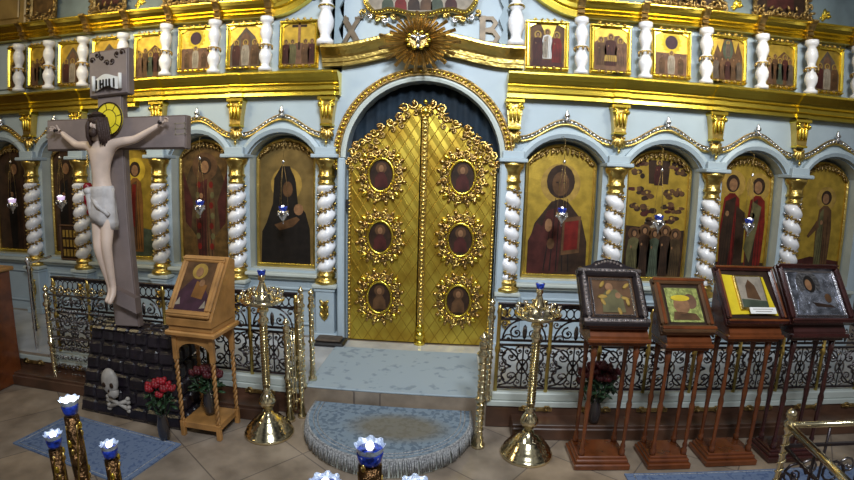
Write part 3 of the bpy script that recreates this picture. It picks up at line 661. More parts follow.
# festal tier -----------------------------------------------------------
def festal(x0, x1, z0, z1, label, kind):
    c = (x0+x1)/2; hw = (x1-x0)/2; H = z1-z0
    t = thing('feast_icon', label, 'icon', (c, .0, z0), 'small gilded feast icons of the upper tier')
    mb = MB(); mb.box((0, .03, H/2), (2*hw, .05, H), GOLDP); e = -.0
    ww = hw-.06; y = .005
    if kind == 'cross':
        mb.prism([(-ww, .05), (ww, .05), (ww, .3), (-ww, .3)], y, y-.001, P['rose'])
        mb.box((0, y-.002, .40), (.03, .004, .36), P['umber']); mb.box((0, y-.002, .50), (.20, .004, .03), P['umber']); mb.box((0, y-.003, .41), (.035, .004, .2), P['flesh'])
        for k in (-2, -1, 1, 2): figure(mb, k*ww*.42, .06, .28, y-.001, ['red', 'brown', 'maroon', 'olive'][k % 4], None, 'ochre', wd=.3)
    elif kind == 'group':
        mb.prism([(-ww, .05), (ww, .05), (ww, .36), (ww*.3, .45), (-ww*.4, .34), (-ww, .4)], y, y-.001, P['brown'])
        for k in range(5): figure(mb, (-1+.5*k)*ww*.8, .06+.05*(k % 2), .30, y-.001, ['rose', 'brown', 'green', 'maroon', 'grey'][k], None, 'ochre', wd=.28)
    elif kind == 'temple':
        mb.prism([(-ww, .05), (ww, .05), (ww, .25), (ww*.6, .40), (0, .52), (-ww*.7, .36), (-ww, .3)], y, y-.001, P['grey'])
        mb.prism([(-ww*.3, .06), (ww*.3, .06), (ww*.3, .40), (0, .47), (-ww*.3, .40)], y-.001, y-.002, P['rose'])
        for k in (-1, 0, 1): figure(mb, k*ww*.6, .06, .3, y-.002, ['maroon', 'pale', 'brown'][k+1], None, 'ochre', wd=.3)
    elif kind == 'hill':
        mb.prism([(-ww, .05), (ww, .05), (ww, .52), (ww*.6, .56), (ww*.25, .36), (-ww*.1, .42), (-ww*.45, .55), (-ww, .50)], y, y-.001, P['brown'])
        figure(mb, 0, .14, .33, y-.001, 'white', 'pale', 'ochre', wd=.3)
        for k in (-1, 1): figure(mb, k*ww*.55, .1, .34, y-.001, 'red' if k > 0 else 'maroon', None, 'ochre', wd=.3)
        mb.prism([(-ww, .05), (ww, .05), (ww*.8, .13), (-ww*.8, .12)], y-.001, y-.002, P['maroon'])
    elif kind == 'three':
        mb.prism([(-ww, .05), (ww, .05), (ww, .36), (ww*.5, .45), (-ww*.5, .42), (-ww, .36)], y, y-.001, P['rose'])
        mb.prism([(-ww*.4, .15), (ww*.4, .15), (ww*.35, .22), (-ww*.35, .22)], y-.003, y-.004, P['ochre'])
        for k in (-1, 0, 1): figure(mb, k*ww*.6, .1, .36-.04*abs(k), y-.001, ['brown', 'maroon', 'rose'][k+1], None, 'ochre', wd=.34)
    elif kind == 'ray':
        mb.prism([(-ww, .05), (ww, .05), (ww, .30), (-ww, .30)], y, y-.001, P['rose'])
        star = []
        for k in range(28): r_ = (.15 if k % 2 else .11); a = 2*PI*k/28; star.append((r_*cos(a), .42+r_*.95*sin(a)))
        mb.prism(star, y-.001, y-.002, P['yellow']); mb.prism(oval(0, .42, .085, .08, 16), y-.002, y-.003, P['violet']); figure(mb, 0, .06, .26, y-.001, 'pale', None, 'ochre', wd=.3)
        for k in (-1, 1): figure(mb, k*ww*.6, .06, .22, y-.001, 'brown', None, None, wd=.3)
    elif kind == 'tower':
        mb.prism([(-ww, .05), (ww, .05), (ww, .32), (ww*.7, .50), (ww*.5, .36), (ww*.25, .54), (-ww*.25, .54), (-ww*.5, .36), (-ww*.7, .46), (-ww, .3)], y, y-.001, P['brown'])
        mb.prism(oval(0, .40, .075, .12, 16), y-.001, y-.002, P['green']); figure(mb, 0, .32, .18, y-.002, 'grey', None, 'ochre', wd=.3)
        for k in (-1.4, -.7, 0, .7, 1.4): figure(mb, k*ww*.55, .06, .25, y-.001, ['maroon', 'brown', 'grey'][int(abs(k)*2) % 3], None, None, wd=.3)
    mb.v = [(a_*1.03, b_, c_ if c_ < .051 else min(.05+(c_-.05)*1.16, H)) if b_ < .0051 else (a_, b_, c_) for a_, b_, c_ in mb.v]
    mb.prism([(-hw+.03, H-.10), (-hw+.03, H-.02), (hw-.03, H-.02), (hw-.03, H-.10), (hw*.55, H-.05), (0, H-.035), (-hw*.55, H-.05)], .0, -.012, GOLDB)
    mb.build('painted_panel', t)
    mb = MB(); frame(mb, -hw, hw, 0, H, -.01, .045, .05, GOLDB)
    for k in range(5):
        x = (-1+.5*k)*hw*.62
        mb.curl(x, H-.005, -.045, .026, GOLD, k, 1.1, .009, (-1)**k, 4, 6); mb.curl(x, .015, -.045, .026, GOLDD, k, 1.1, .009, (-1)**k, 4, 6)
    mb.build('frame', t)
    return t
FE = [(-6.68, -6.37, 'group', 'first from the left edge'), (-6.25, -5.78, 'group', 'second from the left edge'), (-5.64, -5.12, 'temple', 'third from the left edge'), (-4.99, -4.41, 'temple', 'fourth from the left edge, behind the top of the cross'),
      (-4.24, -3.69, 'group', 'just right of the cross top'), (-3.50, -2.95, 'ray', 'with a pale burst over kneeling figures, fourth left of the central pediment'), (-2.74, -2.18, 'temple', 'with a grey temple, second left of the pediment'), (-1.96, -1.42, 'cross', 'showing a crucifixion, next left of the central pediment'),
      (1.29, 1.84, 'hill', 'with a white figure, next right of the pediment'), (2.13, 2.67, 'three', 'with three haloed figures at a table, right side'), (2.96, 3.50, 'ray', 'with a yellow burst around a violet disc'),
      (3.77, 4.31, 'tower', 'with towers and a green oval in the middle'), (4.58, 5.08, 'group', 'with a crowd of brown figures, second from the right edge'), (5.33, 5.83, 'temple', 'at the extreme right of the tier')]
FE[5] = (FE[5][0], FE[5][1], 'ray', 'with a pale burst, third left of the pediment')
for x0, x1, k, s_ in FE: festal(x0, x1, 3.66 if x0 > -4.2 else 3.58, 4.31 if x0 > -4.2 else 4.27, 'small gold feast icon '+s_, k)
# balusters
mb_pro = [(.07, 0), (.07, .04), (.045, .06), (.04, .09), (.065, .16), (.068, .22), (.045, .29), (.038, .31), (.06, .33), (.06, .36), (.038, .38), (.045, .42), (.066, .50), (.062, .56), (.04, .63), (.06, .65), (.07, .67), (.07, .72)]
def make_bal(label, sc=1.0, name='white_baluster'):
    t = thing(name, label, 'baluster', (0, 0, 0), 'white balusters between the feast icons')
    mb = MB(); mb.lathe([(r*1.30*sc, z) for r, z in mb_pro], WHITE, n=12); mb.build('shaft', t)
    mb = MB()
    for z in (.34,):
        mb.tube([(.078*sc*cos(a), .078*sc*sin(a), z) for a in [2*PI*k/12 for k in range(12)]], .010, GOLD, 5, True)
        for k in range(8): a = 2*PI*k/8; mb.ell((.088*sc*cos(a), .088*sc*sin(a), z-.02), (.016, .016, .03), GOLDD, 5, 4)
    mb.build('gilt_ring', t); return t
bl = {1.977: 'between the white-figure icon and the three-figure icon', 2.816: 'between the three-figure icon and the yellow burst icon', 3.653: 'between the yellow burst icon and the towered icon', 4.464: 'between the towered icon and the brown crowd icon',
      5.214: 'between the last two feast icons on the right', 5.96: 'at the far right end of the upper tier', -2.10: 'between the crucifixion feast icon and the grey temple icon', -2.857: 'between the grey temple icon and the pale burst icon', -3.618: 'left of the pale burst feast icon',
      -4.338: 'half hidden behind the head board of the cross', -5.056: 'third baluster from the left edge', -5.707: 'second baluster from the left edge', -6.315: 'leftmost baluster of the upper tier'}
b0 = None
for x in BALR+BALL:
    l_ = 'small white turned baluster '+bl[x]; z = 3.60 if x > -4 else 3.53
    if b0 is None: b0 = make_bal(l_); b0.location = (x, -.135, z)
    else: dup(b0, (x, -.135, z), l_)
for sx, px_ in ((-1, -1.30), (1, 1.15)):
    t = thing('white_baluster_column', 'taller white baluster column on the '+('left' if sx < 0 else 'right')+' of the central pediment', 'column', (px_, -.10, 3.93), 'tall balusters flanking the pediment')
    mb = MB(); mb.lathe([(r*1.6, z*1.5) for r, z in mb_pro], WHITE, n=14); mb.build('shaft', t)
    mb = MB(); mb.tube([(.10*cos(a), .10*sin(a), .51) for a in [2*PI*k/12 for k in range(12)]], .013, GOLD, 5, True); mb.build('gilt_ring', t)
    mb = MB(); N = 14
    pr = [(0, 0)]+[(-(.05+.018*sin(k*1.6))*sx*1.7, 1.05*k/N) for k in range(N+1)]+[(0, 1.05)]
    mb.prism([(a-sx*.10, b) for a, b in pr], .12, .07, BLUED); mb.build('scalloped_shadow_board', t)  # dark scalloped cutout standing in for the baluster's shadow on the wall

# top row of carved frames (only their feet are in the picture)
def top_frame(c, hw, label, cm, painting=True, z0=4.62, narrow=False):
    t = thing('carved_frame', label, 'frame', (c, 0.0, z0), 'carved frames standing on the upper cornice')
    mb = MB(); mb.box((0, .03, .42), (2*hw-.06, .04, .80), P['umber'] if painting else BRG)
    if painting: mb.prism([(-hw*.5, .15), (hw*.5, .15), (hw*.4, .7), (-hw*.4, .7)], .009, .006, P['maroon'])
    mb.build('painted_panel', t)
    mb = MB(); frame(mb, -hw, hw, 0.02, .84, 0, .05, .06, cm)
    rnd = random.Random(int(c*10)); nx = max(5, int(2*hw/.10))
    for k in range(nx+1):
        x = -hw+2*hw*k/nx; mb.curl(x, .04+.03*(k % 2), -.045, .05, cm, rnd.uniform(0, 6), 1.3, .014, (-1)**k, 5, 9); mb.leafy(x, .10, -.05, .09, .04, rnd.uniform(0, PI), cm, .016)
    for s_ in (-1, 1):
        for k in range(7): mb.curl(s_*hw, .1+.1*k, -.045, .045, cm, rnd.uniform(0, 6), 1.3, .013, s_, 5, 8)
    mb.build('carved_border', t); return t
top_frame(-5.98, .26, 'brown-gold carved scroll cartouche at the top left corner', GOLDD, False)
top_frame(-4.72, .30, 'carved frame standing above the third and fourth left feast icons', GOLDD)
top_frame(-3.32, .42, 'carved frame at the top above the pale burst feast icon', GOLDD)
top_frame(3.46, .50, 'carved gold frame at the top above the yellow burst feast icon', GOLDD)
top_frame(4.83, .42, 'dark painting in carved gold frame at the top above the brown crowd icon', GOLDD)
mb = MB()
for c in (4.18, 5.55, 2.5, -4.20, -2.5):
    for k in range(6): mb.curl(c+.05*cos(k), 4.74+.05*sin(k*1.7), .03, .04, GOLDB, k, 1.2, .012, (-1)**k, 5, 8)
    mb.leafy(c, 4.70, .03, .16, .08, PI/2, GOLDB, .02)
struct(mb, 'trim_11')

# ================================================================== CENTRAL PEDIMENT
SUNG = M('dull_sun_gilding', (.58, .43, .18), .34, 1.0, var=.5, scale=12)
SX, SZ = -.07, 3.93
t = thing('sunburst', 'gilded sunburst with dove over the door arch', 'ornament', (SX, -.24, SZ))
mb = MB(); rnd = random.Random(5)
for k in range(38):
    a = 2*PI*k/38; L = (.53 if k % 2 == 0 else .42)*(1-.27*abs(sin(a)))
    ca, sa = cos(a), sin(a); w0 = .012; w1 = .025
    p = [(.09*ca-w0*sa*-1, .09*sa-w0*ca)]
    n_ = (-sa, ca)
    vs = [(.08*ca-n_[0]*w0, 0.03, .08*sa-n_[1]*w0), (.08*ca+n_[0]*w0, 0.03, .08*sa+n_[1]*w0), (L*ca+n_[0]*w1, .03, L*sa+n_[1]*w1), (L*ca-n_[0]*w1, .03, L*sa-n_[1]*w1), (.08*ca, -.02, .08*sa), (L*ca, -.005, L*sa)]
    mb.add(vs, [(0, 4, 5, 3), (4, 1, 2, 5), (0, 3, 2, 1), (3, 5, 2), (0, 1, 4)], SUNG if k % 2 else GOLDD)
mb.build('rays', t)
mb = MB(); mb.prism(oval(0, 0, .12, .10, 20), .03, -.03, GOLDD)
for k in range(10): a = 2*PI*k/10; mb.ell((.135*cos(a), -.035, .105*sin(a)), (.036, .03, .03), GOLDB, 6, 4)
mb.build('cloud_ring', t)
mb = MB(); mb.ell((0, -.055, -.005), (.035, .035, .065), SILVER, 8, 6); mb.ell((0, -.075, .06), (.022, .025, .024), SILVER, 8, 6)
for s_ in (-1, 1): mb.leafy(0, .01, -.055, .12, .05, PI/2-s_*1.15, SILVER, .014)
mb.leafy(0, -.03, -.05, .09, .06, -PI/2, SILVER, .012); mb.build('dove', t)

def stroke(mb, pts, w_, y0, y1, m):
    for q_, ((xa, za_), (xb, zb_)) in enumerate(zip(pts[:-1], pts[1:])):
        y1 -= .0006*q_; y0 += .0006*q_
        dx, dz = xb-xa, zb_-za_; L = math.hypot(dx, dz) or 1; nx, nz_ = -dz/L*w_/2, dx/L*w_/2; ex, ez = dx/L*w_*.3, dz/L*w_*.3
        mb.prism([(xa-ex+nx, za_-ez+nz_), (xa-ex-nx, za_-ez-nz_), (xb+ex-nx, zb_+ez-nz_), (xb+ex+nx, zb_+ez+nz_)], y0, y1, m)
LET = M('brown_gold_letter', (.14, .10, .06), .45, .4, var=.4, scale=10)
mb = MB(); stroke(mb, [(-.11, -.18), (.10, .18)], .055, .03, -.02, LET); stroke(mb, [(-.10, .18), (.11, -.18)], .075, .028, -.022, LET)
for x, z in ((-.11, -.18), (.11, -.18), (-.10, .18), (.10, .18)): mb.box((x, .003, z), (.11, .058, .025), LET)
tag(mb.build('letter', None, (-.985, .03, 4.14)), 'carved Cyrillic letter Х left of the central medallion', 'letter')
mb = MB(); stroke(mb, [(-.07, -.18), (-.07, .18)], .075, .03, -.02, LET)
stroke(mb, [(-.10, .17), (.05, .17), (.10, .11), (.05, .03), (-.03, .01)], .05, .029, -.021, LET); stroke(mb, [(-.03, .01), (.07, 0), (.13, -.08), (.08, -.16), (-.10, -.17)], .055, .028, -.022, LET)
tag(mb.build('letter', None, (.80, .03, 4.15)), 'carved Cyrillic letter В right of the central medallion', 'letter')

t = thing('medallion_icon', 'wide gilt-framed icon of seated figures above the sunburst', 'icon', (-.08, 0, 4.32))
side = [(0, 0), (.15, .015), (.30, .06), (.42, .07), (.52, .04), (.60, .04), (.66, .09), (.72, .18), (.76, .40)]
out = [(-x, z) for x, z in side[::-1]]+side[1:]
mb = MB(); mb.prism(out+[(.70, .75), (-.70, .75)], .03, -.03, P['pale'])
for k, (x, c_) in enumerate([(-.42, 'green'), (-.25, 'red'), (-.08, 'umber'), (.08, 'brown'), (.22, 'green'), (.40, 'maroon')]):
    mb.prism([(x-.08, .08), (x+.08, .08), (x+.07, .18), (x+.03, .26), (x-.04, .26), (x-.08, .18)], -.03, -.032, P[c_]); mb.prism(oval(x, .30, .03, .035, 10), -.03, -.033, P['flesh'])
mb.build('painted_panel', t)
mb = MB(); mb.sweep(out, [(0, -.02), (.06, -.02), (.075, .01), (.06, .045), (0, .045)], GOLD)
rope(mb, out, -.07, .016, GOLDB, step=.04); mb.build('frame', t)
for s_ in (-1, 1):
    mb = MB()
    for k, (x, z) in enumerate([(.34, .0), (.46, -.05), (.56, -.03), (.66, .0), (.74, .06)]): mb.curl(s_*x, z, -.03, .05, SILVER if k % 2 else GOLD, k, 1.2, .016, s_, 5, 9)
    mb.leafy(s_*.40, -.01, -.03, .2, .06, 0 if s_ > 0 else PI, GOLD, .02)
    mb.build('carved_scroll', t)

# ================================================================== ROYAL DOORS
# dark blue curtain behind
mb = MB(); vs = []; n = 80
for i in range(n+1):
    x = -1.02+2.04*i/n; y = .19+.02*sin(i*1.1)
    vs += [(x, y, .02), (x, y, 3.50)]
mb.add(vs, [(2*i, 2*i+2, 2*i+3, 2*i+1) for i in range(n)], NAVY, True)
o = mb.build('altar_curtain'); tag(o, 'dark blue curtain hanging behind the golden doors', 'curtain')
md = o.modifiers.new('thickness', 'SOLIDIFY'); md.thickness = .01
LP = [(.03, .02), (.955, .02), (.955, 2.42), (.86, 2.60), (.70, 2.70), (.56, 2.86), (.42, 2.92), (.30, 2.98), (.24, 3.10), (.12, 3.16), (.03, 3.17)]
def medallion_frame():
    mb = MB()
    mb.sweep(oval(0, 0, .225, .275, 33)+[oval(0, 0, .225, .275, 33)[0]], [(0, -.06), (.012, -.06), (.012, .045), (0, .045)], GOLDD)  # darker gold backing imitates the shade behind the scrolls
    mb.tube([(x, -.02, z) for x, z in oval(0, 0, .165, .215, 28)], .020, GOLDB, 6, True)
    mb.tube([(x, -.01, z) for x, z in oval(0, 0, .20, .255, 28)], .016, GOLDD, 5, True)
    for k in range(16):
        a = 2*PI*k/16+.2; x, z = .245*cos(a), .295*sin(a)
        mb.curl(x, z, -.03, .052, GOLD if k % 2 else COPG, a+PI/2, 1.25, .015, (-1)**k, 5, 9)
        mb.leafy(x*1.12, z*1.1, -.03, .075, .045, a+.3*(-1)**k, COPG, .018)
        mb.ell((.205*cos(a+.2), -.045, .25*sin(a+.2)), (.02, .02, .02), GOLDB, 5, 4)
    for k in range(4): a = PI/2*k+PI/4; mb.leafy(.24*cos(a), .29*sin(a), -.04, .11, .06, a, GOLDB, .02)
    return mb
mfm = None
for s_ in (-1, 1):
    t = thing('royal_door_leaf', ('left' if s_ < 0 else 'right')+' leaf of the golden double door with three oval medallions', 'door', (0, .0, 0), 'royal door leaves'); RLEAF = t
    poly = [(s_*x, z) for x, z in LP]
    mb = MB(); mb.prism(poly if s_ > 0 else poly, .03, -.02, LATT); mb.build('gold_panel', t)
    for z in (2.247, 1.437, .628):
        m_ = thing('x', None, None, (s_*.525, -.03, z))
        bpy.data.objects.remove(m_)
        mb = MB(); mb.prism(oval(0, 0, .165, .215, 24), .0, -.012, P['umber']); mb.prism([(-.09, -.16), (.09, -.16), (.08, -.04), (.03, .04), (-.03, .04), (-.08, -.04)], -.012, -.014, P['maroon' if z > 1 else 'brown'])
        mb.prism(oval(0, .09, .07, .075, 14), -.012, -.0135, P['brown']); mb.prism(oval(0, .085, .032, .045, 12), -.0135, -.015, P['flesh'])
        md_ = mb.build('medallion', t, (s_*.525, -.02, z))
        if mfm is None: mfm = medallion_frame().build('scroll_frame', md_)
        else: c_ = mfm.copy(); COL.objects.link(c_); c_.parent = md_
    # carved crest
    mb = MB(); rnd = random.Random(11)
    edge = LP[2:]
    pts = []
    for (xa, za_), (xb, zb_) in zip(edge[:-1], edge[1:]):
        L = math.hypot(xb-xa, zb_-za_); k = max(1, int(L/.085))
        for j in range(k): pts.append((xa+(xb-xa)*j/k, za_+(zb_-za_)*j/k))
    for j, (x, z) in enumerate(pts):
        mb.curl(s_*x, z+.01, -.035, .068, GOLD if j % 2 else COPG, rnd.uniform(0, 6), 1.3, .017, (-1)**j, 5, 9); mb.curl(s_*(x-.03), z-.09, -.03, .05, GOLDD, rnd.uniform(0, 6), 1.2, .013, (-1)**j, 5, 8)
        mb.leafy(s_*x, z-.02, -.035, .10, .05, rnd.uniform(0, PI), COPG, .02)
    mb.build('carved_crest', t)
    mb = MB(); mb.box((s_*.935, -.03, 1.22), (.04, .03, 2.36), GOLD, .008); rope(mb, [(s_*.935, .05), (s_*.935, 2.42)], -.05, .020, GOLD, step=.05); mb.build('beaded_edge', t)
    if s_ < 0:
        mb = MB(); mb.box((-.955, -.05, 1.86), (.05, .03, .12), DARK, .006); mb.build('latch', t)
t = bpy.data.objects.new('joint_post', None); COL.objects.link(t); t.parent = RLEAF; t.location = (.03, -.045, 0)
mb = MB(); mb.box((0, .0, 1.66), (.085, .05, 2.76), GOLD, .012)
for k in range(52):
    z = .32+k*.052; mb.ell((0, -.032, z), (.034, .014, .018), GOLD, 6, 4, Matrix.Rotation(.5*(-1)**k, 3, 'Y'))
mb.build('shaft', t)
mb = MB(); mb.lathe([(.075, 0), (.075, .05), (.045, .07), (.075, .12), (.06, .17), (.045, .18), (.06, .22), (.045, .26), (.035, .30)], GOLDB, n=14); mb.build('base', t)
mb = MB()
for k in range(6): mb.curl(.05*cos(k*1.05), 3.06+.06*sin(k*1.05), -.03, .045, GOLD, k, 1.2, .015, (-1)**k, 5, 8)
mb.ell((0, -.05, 3.07), (.05, .03, .05), GOLDB); mb.ell((0, -.045, 3.19), (.03, .02, .03), GOLDB); mb.build('crown_ornament', t)

# ================================================================== HANGING LAMPS
def make_lamp(label, glow):
    t = thing('hanging_oil_lamp', label, 'oil lamp', (0, 0, 0), 'hanging oil lamps before the icons')
    mb = MB(); mb.lathe([(.004, -.17), (.012, -.155), (.006, -.14), (.02, -.12), (.05, -.08), (.07, -.04), (.075, 0), (.065, .004)], SILVER, n=14)
    for k in range(6): a = 2*PI*k/6; mb.ell((.068*cos(a), .068*sin(a), -.045), (.014, .014, .02), SILVER, 5, 4)
    mb.build('silver_cup', t)
    mb = MB(); mb.lathe([(.045, -.01), (.055, .03), (.060, .06), (.055, .062)], BLUEG if glow != 'pink' else PINKL, n=14); mb.build('glass', t)
    mb = MB(); mb.ell((0, -.012, .055), (.016 if glow == 'dim' else .024, .05, .02), FLAME); mb.build('flame', t)
    mb = MB(); Hc = .62
    for k in range(3):
        a = 2*PI*k/3+PI/6; mb.tube([(.07*cos(a), .07*sin(a), 0), (.045*cos(a), .045*sin(a), Hc*.6), (.008*cos(a), .008*sin(a), Hc)], .0024, GOLDD, 4)
    mb.lathe([(.0, Hc+.04), (.018, Hc+.02), (.02, Hc), (.0, Hc-.01)], SILVER, n=8)
    mb.tube([(0, 0, Hc), (0, 0, .90), (0, .10, .95), (0, .30, .96)], .003, GOLDD, 4)
    mb.build('chain', t); return t
lx = [(-6.39, 1.80, 'pink', 'leftmost hanging lamp, pale violet, before the dark icon at the left edge'), (-5.383, 1.85, 'pink', 'pale violet hanging lamp above the calendar board'), (-2.979, 1.81, 'b', 'hanging silver lamp before the brown ornate icon'),
      (-1.774, 1.76, 'dim', 'hanging silver and blue lamp before the dark veiled icon'), (1.777, 1.85, 'dim', 'hanging silver and blue lamp before the maroon half-figure icon'), (3.046, 1.81, 'b', 'hanging silver lamp before the many-figure icon'), (4.325, 1.82, 'b', 'hanging silver lamp before the icon of two saints')]
proto = {}
for x, z, g, l_ in lx:
    if g not in proto: proto[g] = make_lamp(l_, g); proto[g].location = (x, -.25, z)
    else: dup(proto[g], (x, -.25, z), l_)
t = thing('ruby_lamp', 'ruby red hanging lamp left of the crucified figure', 'oil lamp', (-4.86, -.25, 1.95))
mb = MB(); mb.lathe([(.01, -.32), (.04, -.27), (.022, -.22), (.065, -.12), (.07, -.04), (.04, 0), (.065, .04), (.07, .12), (.04, .16)], REDG, n=12); mb.build('glass', t)
mb = MB()
for k in range(3): a = 2*PI*k/3; mb.tube([(.045*cos(a), .045*sin(a), .14), (0, 0, .6)], .004, GOLD, 4)
mb.tube([(0, 0, .6), (0, 0, .80), (0, .12, .86), (0, .30, .87)], .004, GOLD, 4); mb.build('chain', t)

# calendar board in the niche left of the cross
t = thing('calendar_board', 'brown framed calendar board with a grid of pale squares left of the cross', 'board', (-5.47, -.02, .90))
mb = MB(); mb.box((0, 0, .28), (.38, .03, .56), P['umber'], .008); frame(mb, -.19, .19, 0, .56, -.01, .03, .03, BROWNW); mb.build('backing', t)
mb = MB()
for r_ in range(3):
    for c_ in range(4): mb.box((-.105+.07*c_, -.02, .12+.15*r_), (.045, .006, .11), P['ochre'])
mb.build('card_grid', t)

# ================================================================== CARPETS, AMBO
mb = MB(); mb.box((-.13, -.98, .012), (1.84, 1.26, .024), CARP, .008); tag(mb.build('solea_carpet'), 'pale grey-blue patterned carpet before the golden doors', 'carpet')
mb = MB(); mb.box((-1.15, -.24, .035), (.42, .30, .05), DARK, .02); mb.box((-1.16, -.25, .08), (.34, .20, .04), P['grey'], .015); tag(mb.build('folded_mat'), 'dark folded mat on the floor left of the golden doors', 'mat')
def ambo_outline(r, y_back=-1.66):
    return [(-.12-r, y_back)]+[(-.12+r*cos(a), -1.83+r*sin(a)) for a in [PI+PI*k/36 for k in range(37)]]+[(-.12+r, y_back)]
mb = MB(); mb.prism(ambo_outline(.805), -.30, -.14, CREAM, axis='z'); struct(mb, 'floor_ambo')
t = thing('ambo_carpet', 'half-round fringed blue-grey carpet on the curved step before the doors', 'carpet', (0, 0, 0))
mb = MB(); mb.prism(ambo_outline(.81), -.14, -.118, CARPA, axis='z'); mb.tube([(x, y, -.125) for x, y in ambo_outline(.805)], .014, FRINGE, 6)
for r_ in (.75, .71): mb.tube([(x, y, -.118) for x, y in ambo_outline(r_)], .006, FRINGE, 4)
mb.build('pile', t)
mb = MB(); q = ambo_outline(.817)
for (xa, ya), (xb, yb) in zip(q[:-1], q[1:]):
    for k in range(4):
        x = xa+(xb-xa)*k/4; y = ya+(yb-ya)*k/4; dx = random.uniform(-.012, .012)
        mb.tube([(x, y, -.128), (x+dx+(x+.05)*.012, y-.01, -.20), (x+dx+(x+.05)*.02, y-.012, -.27)], [.008, .009, .006], FRINGE, 4)
tag(mb.build('fringe', t), kind='stuff')
def rugq(pts, z, m, name, label):
    mb = MB(); mb.prism(pts, z, z+.014, m, axis='z'); c = [sum(p[i] for p in pts)/len(pts) for i in (0, 1)]
    for f in (.93, .82):
        q = [(c[0]+(p[0]-c[0])*f, c[1]+(p[1]-c[1])*f) for p in pts]
        for k in range(len(q)): a, b = q[k], q[(k+1) % len(q)]; mb.tube([(a[0], a[1], z+.013), (b[0], b[1], z+.013)], .005, FRINGE if f > .9 else RUGB, 4)
    return tag(mb.build(name), label, 'rug')
rugq([(-3.60, -2.95), (-2.15, -3.20), (-2.02, -2.50), (-3.50, -2.30)], -.30, RUGB, 'slate_rug', 'slate blue rug on the tiles in front of the black stone mound')
rugq([(2.05, -2.75), (2.05, -2.47), (4.6, -2.47), (4.6, -3.1), (2.6, -3.2)], -.30, RUGB, 'slate_rug', 'slate blue rug on the tiles in front of the four icon stands')

# ================================================================== RAILINGS
def scroll_panel(L, H0=.14, H1=1.0):
    """wrought scroll work of one bay, from x=0 to L"""
    mb = MB(); mid = .60; y = 0
    for z in (H0, mid, mid+.05, H1-.13, H1): mb.box((L/2, 0, z), (L, .022, .022), IRON)
    for k in range(7): mb.tube([(x, 0, z) for x, z in oval(L*(k+.5)/7, H1-.065, .038, .05, 10)], .007, IRON, 4, True)
    cx = L/2; cz = (H0+mid)/2; rr = min(L*.25, .13)
    for s_ in (-1, 1):
        for v in (-1, 1):
            mb.curl(cx+s_*L*.22, cz+v*.11, 0, rr*.85, IRON, -v*PI/2 if s_ > 0 else PI+v*PI/2, 1.4, .012, s_*v, 5, 14)
            mb.curl(cx+s_*L*.40, cz+v*.03, 0, rr*.42, IRONS, v*PI/2, 1.2, .009, s_*v, 4, 9)
            mb.ell((cx+s_*L*.22, -.01, cz+v*.11), (.022, .02, .022), IRONS, 6, 4)
        mb.tube([(cx, 0, cz-.22*0), (cx+s_*L*.12, 0, cz+.10), (cx+s_*L*.30, 0, cz+.19), (cx+s_*L*.45, 0, cz+.21)], .010, IRON, 4)
        mb.tube([(cx, 0, cz), (cx+s_*L*.12, 0, cz-.10), (cx+s_*L*.30, 0, cz-.19), (cx+s_*L*.45, 0, cz-.21)], .010, IRON, 4)
    for s_ in (-1, 1):
        for v in (-1, 1): mb.curl(cx+s_*L*.08, cz+v*.17, 0, .045, IRONS, v*PI/2, 1.2, .009, -s_*v, 4, 9); mb.curl(cx+s_*L*.43, cz+v*.15, 0, .05, IRON, 0, 1.2, .009, s_*v, 4, 9)
        mb.curl(cx+s_*L*.30, mid+.07, 0, .05, IRONS, PI, 1.2, .009, s_, 4, 9)
    mb.tube([(x, 0, z) for x, z in oval(cx, cz, .055, .075, 14)], .010, IRONS, 5, True); mb.tube([(cx, 0, H0), (cx, 0, mid)], .009, IRON, 4)
    cz = (mid+.05+H1-.13)/2; top = H1-.13
    mb.tube([(x, 0, z) for x, z in arc(cx, mid+.05, L*.42, PI, 0, 14)], .010, IRON, 4)
    for s_ in (-1, 1):
        mb.curl(cx+s_*L*.16, mid+.13, 0, L*.13, IRON, PI/2, 1.3, .011, -s_, 5, 12); mb.curl(cx+s_*L*.39, top-.05, 0, .045, IRONS, 0, 1.2, .009, s_, 4, 8)
    mb.leafy(cx, mid+.06, -.008, .16, .05, PI/2, IRONS, .012)
    return mb
SPM = None
BARM = None
def brass_post_mb(h=1.08, r=.026, twist=True):
    mb = MB(); pr = [(r*1.9, 0), (r*1.9, .03), (r*1.2, .05), (r*1.5, .09), (r, .12), (r, h*.42), (r*1.5, h*.43), (r*1.5, h*.45), (r, h*.46), (r, h*.80), (r*1.6, h*.82), (r*1.6, h*.84), (r*.9, h*.86), (r*1.2, h*.90), (r*1.2, h*.93), (r*.5, h*.945), (r*1.15, h*.965), (r*1.2, h*.98), (r*.6, h*.995), (r*.15, h*1.02)]
    mb.lathe(pr, BRASS, n=10)
    if twist:
        for z0, z1 in ((.13, h*.41), (h*.47, h*.79)):
            n = int((z1-z0)/.008)
            mb.tube([((r*1.02)*cos(i*.9), (r*1.02)*sin(i*.9), z0+(z1-z0)*i/n) for i in range(n+1)], r*.28, BRASS, 4)
    return mb
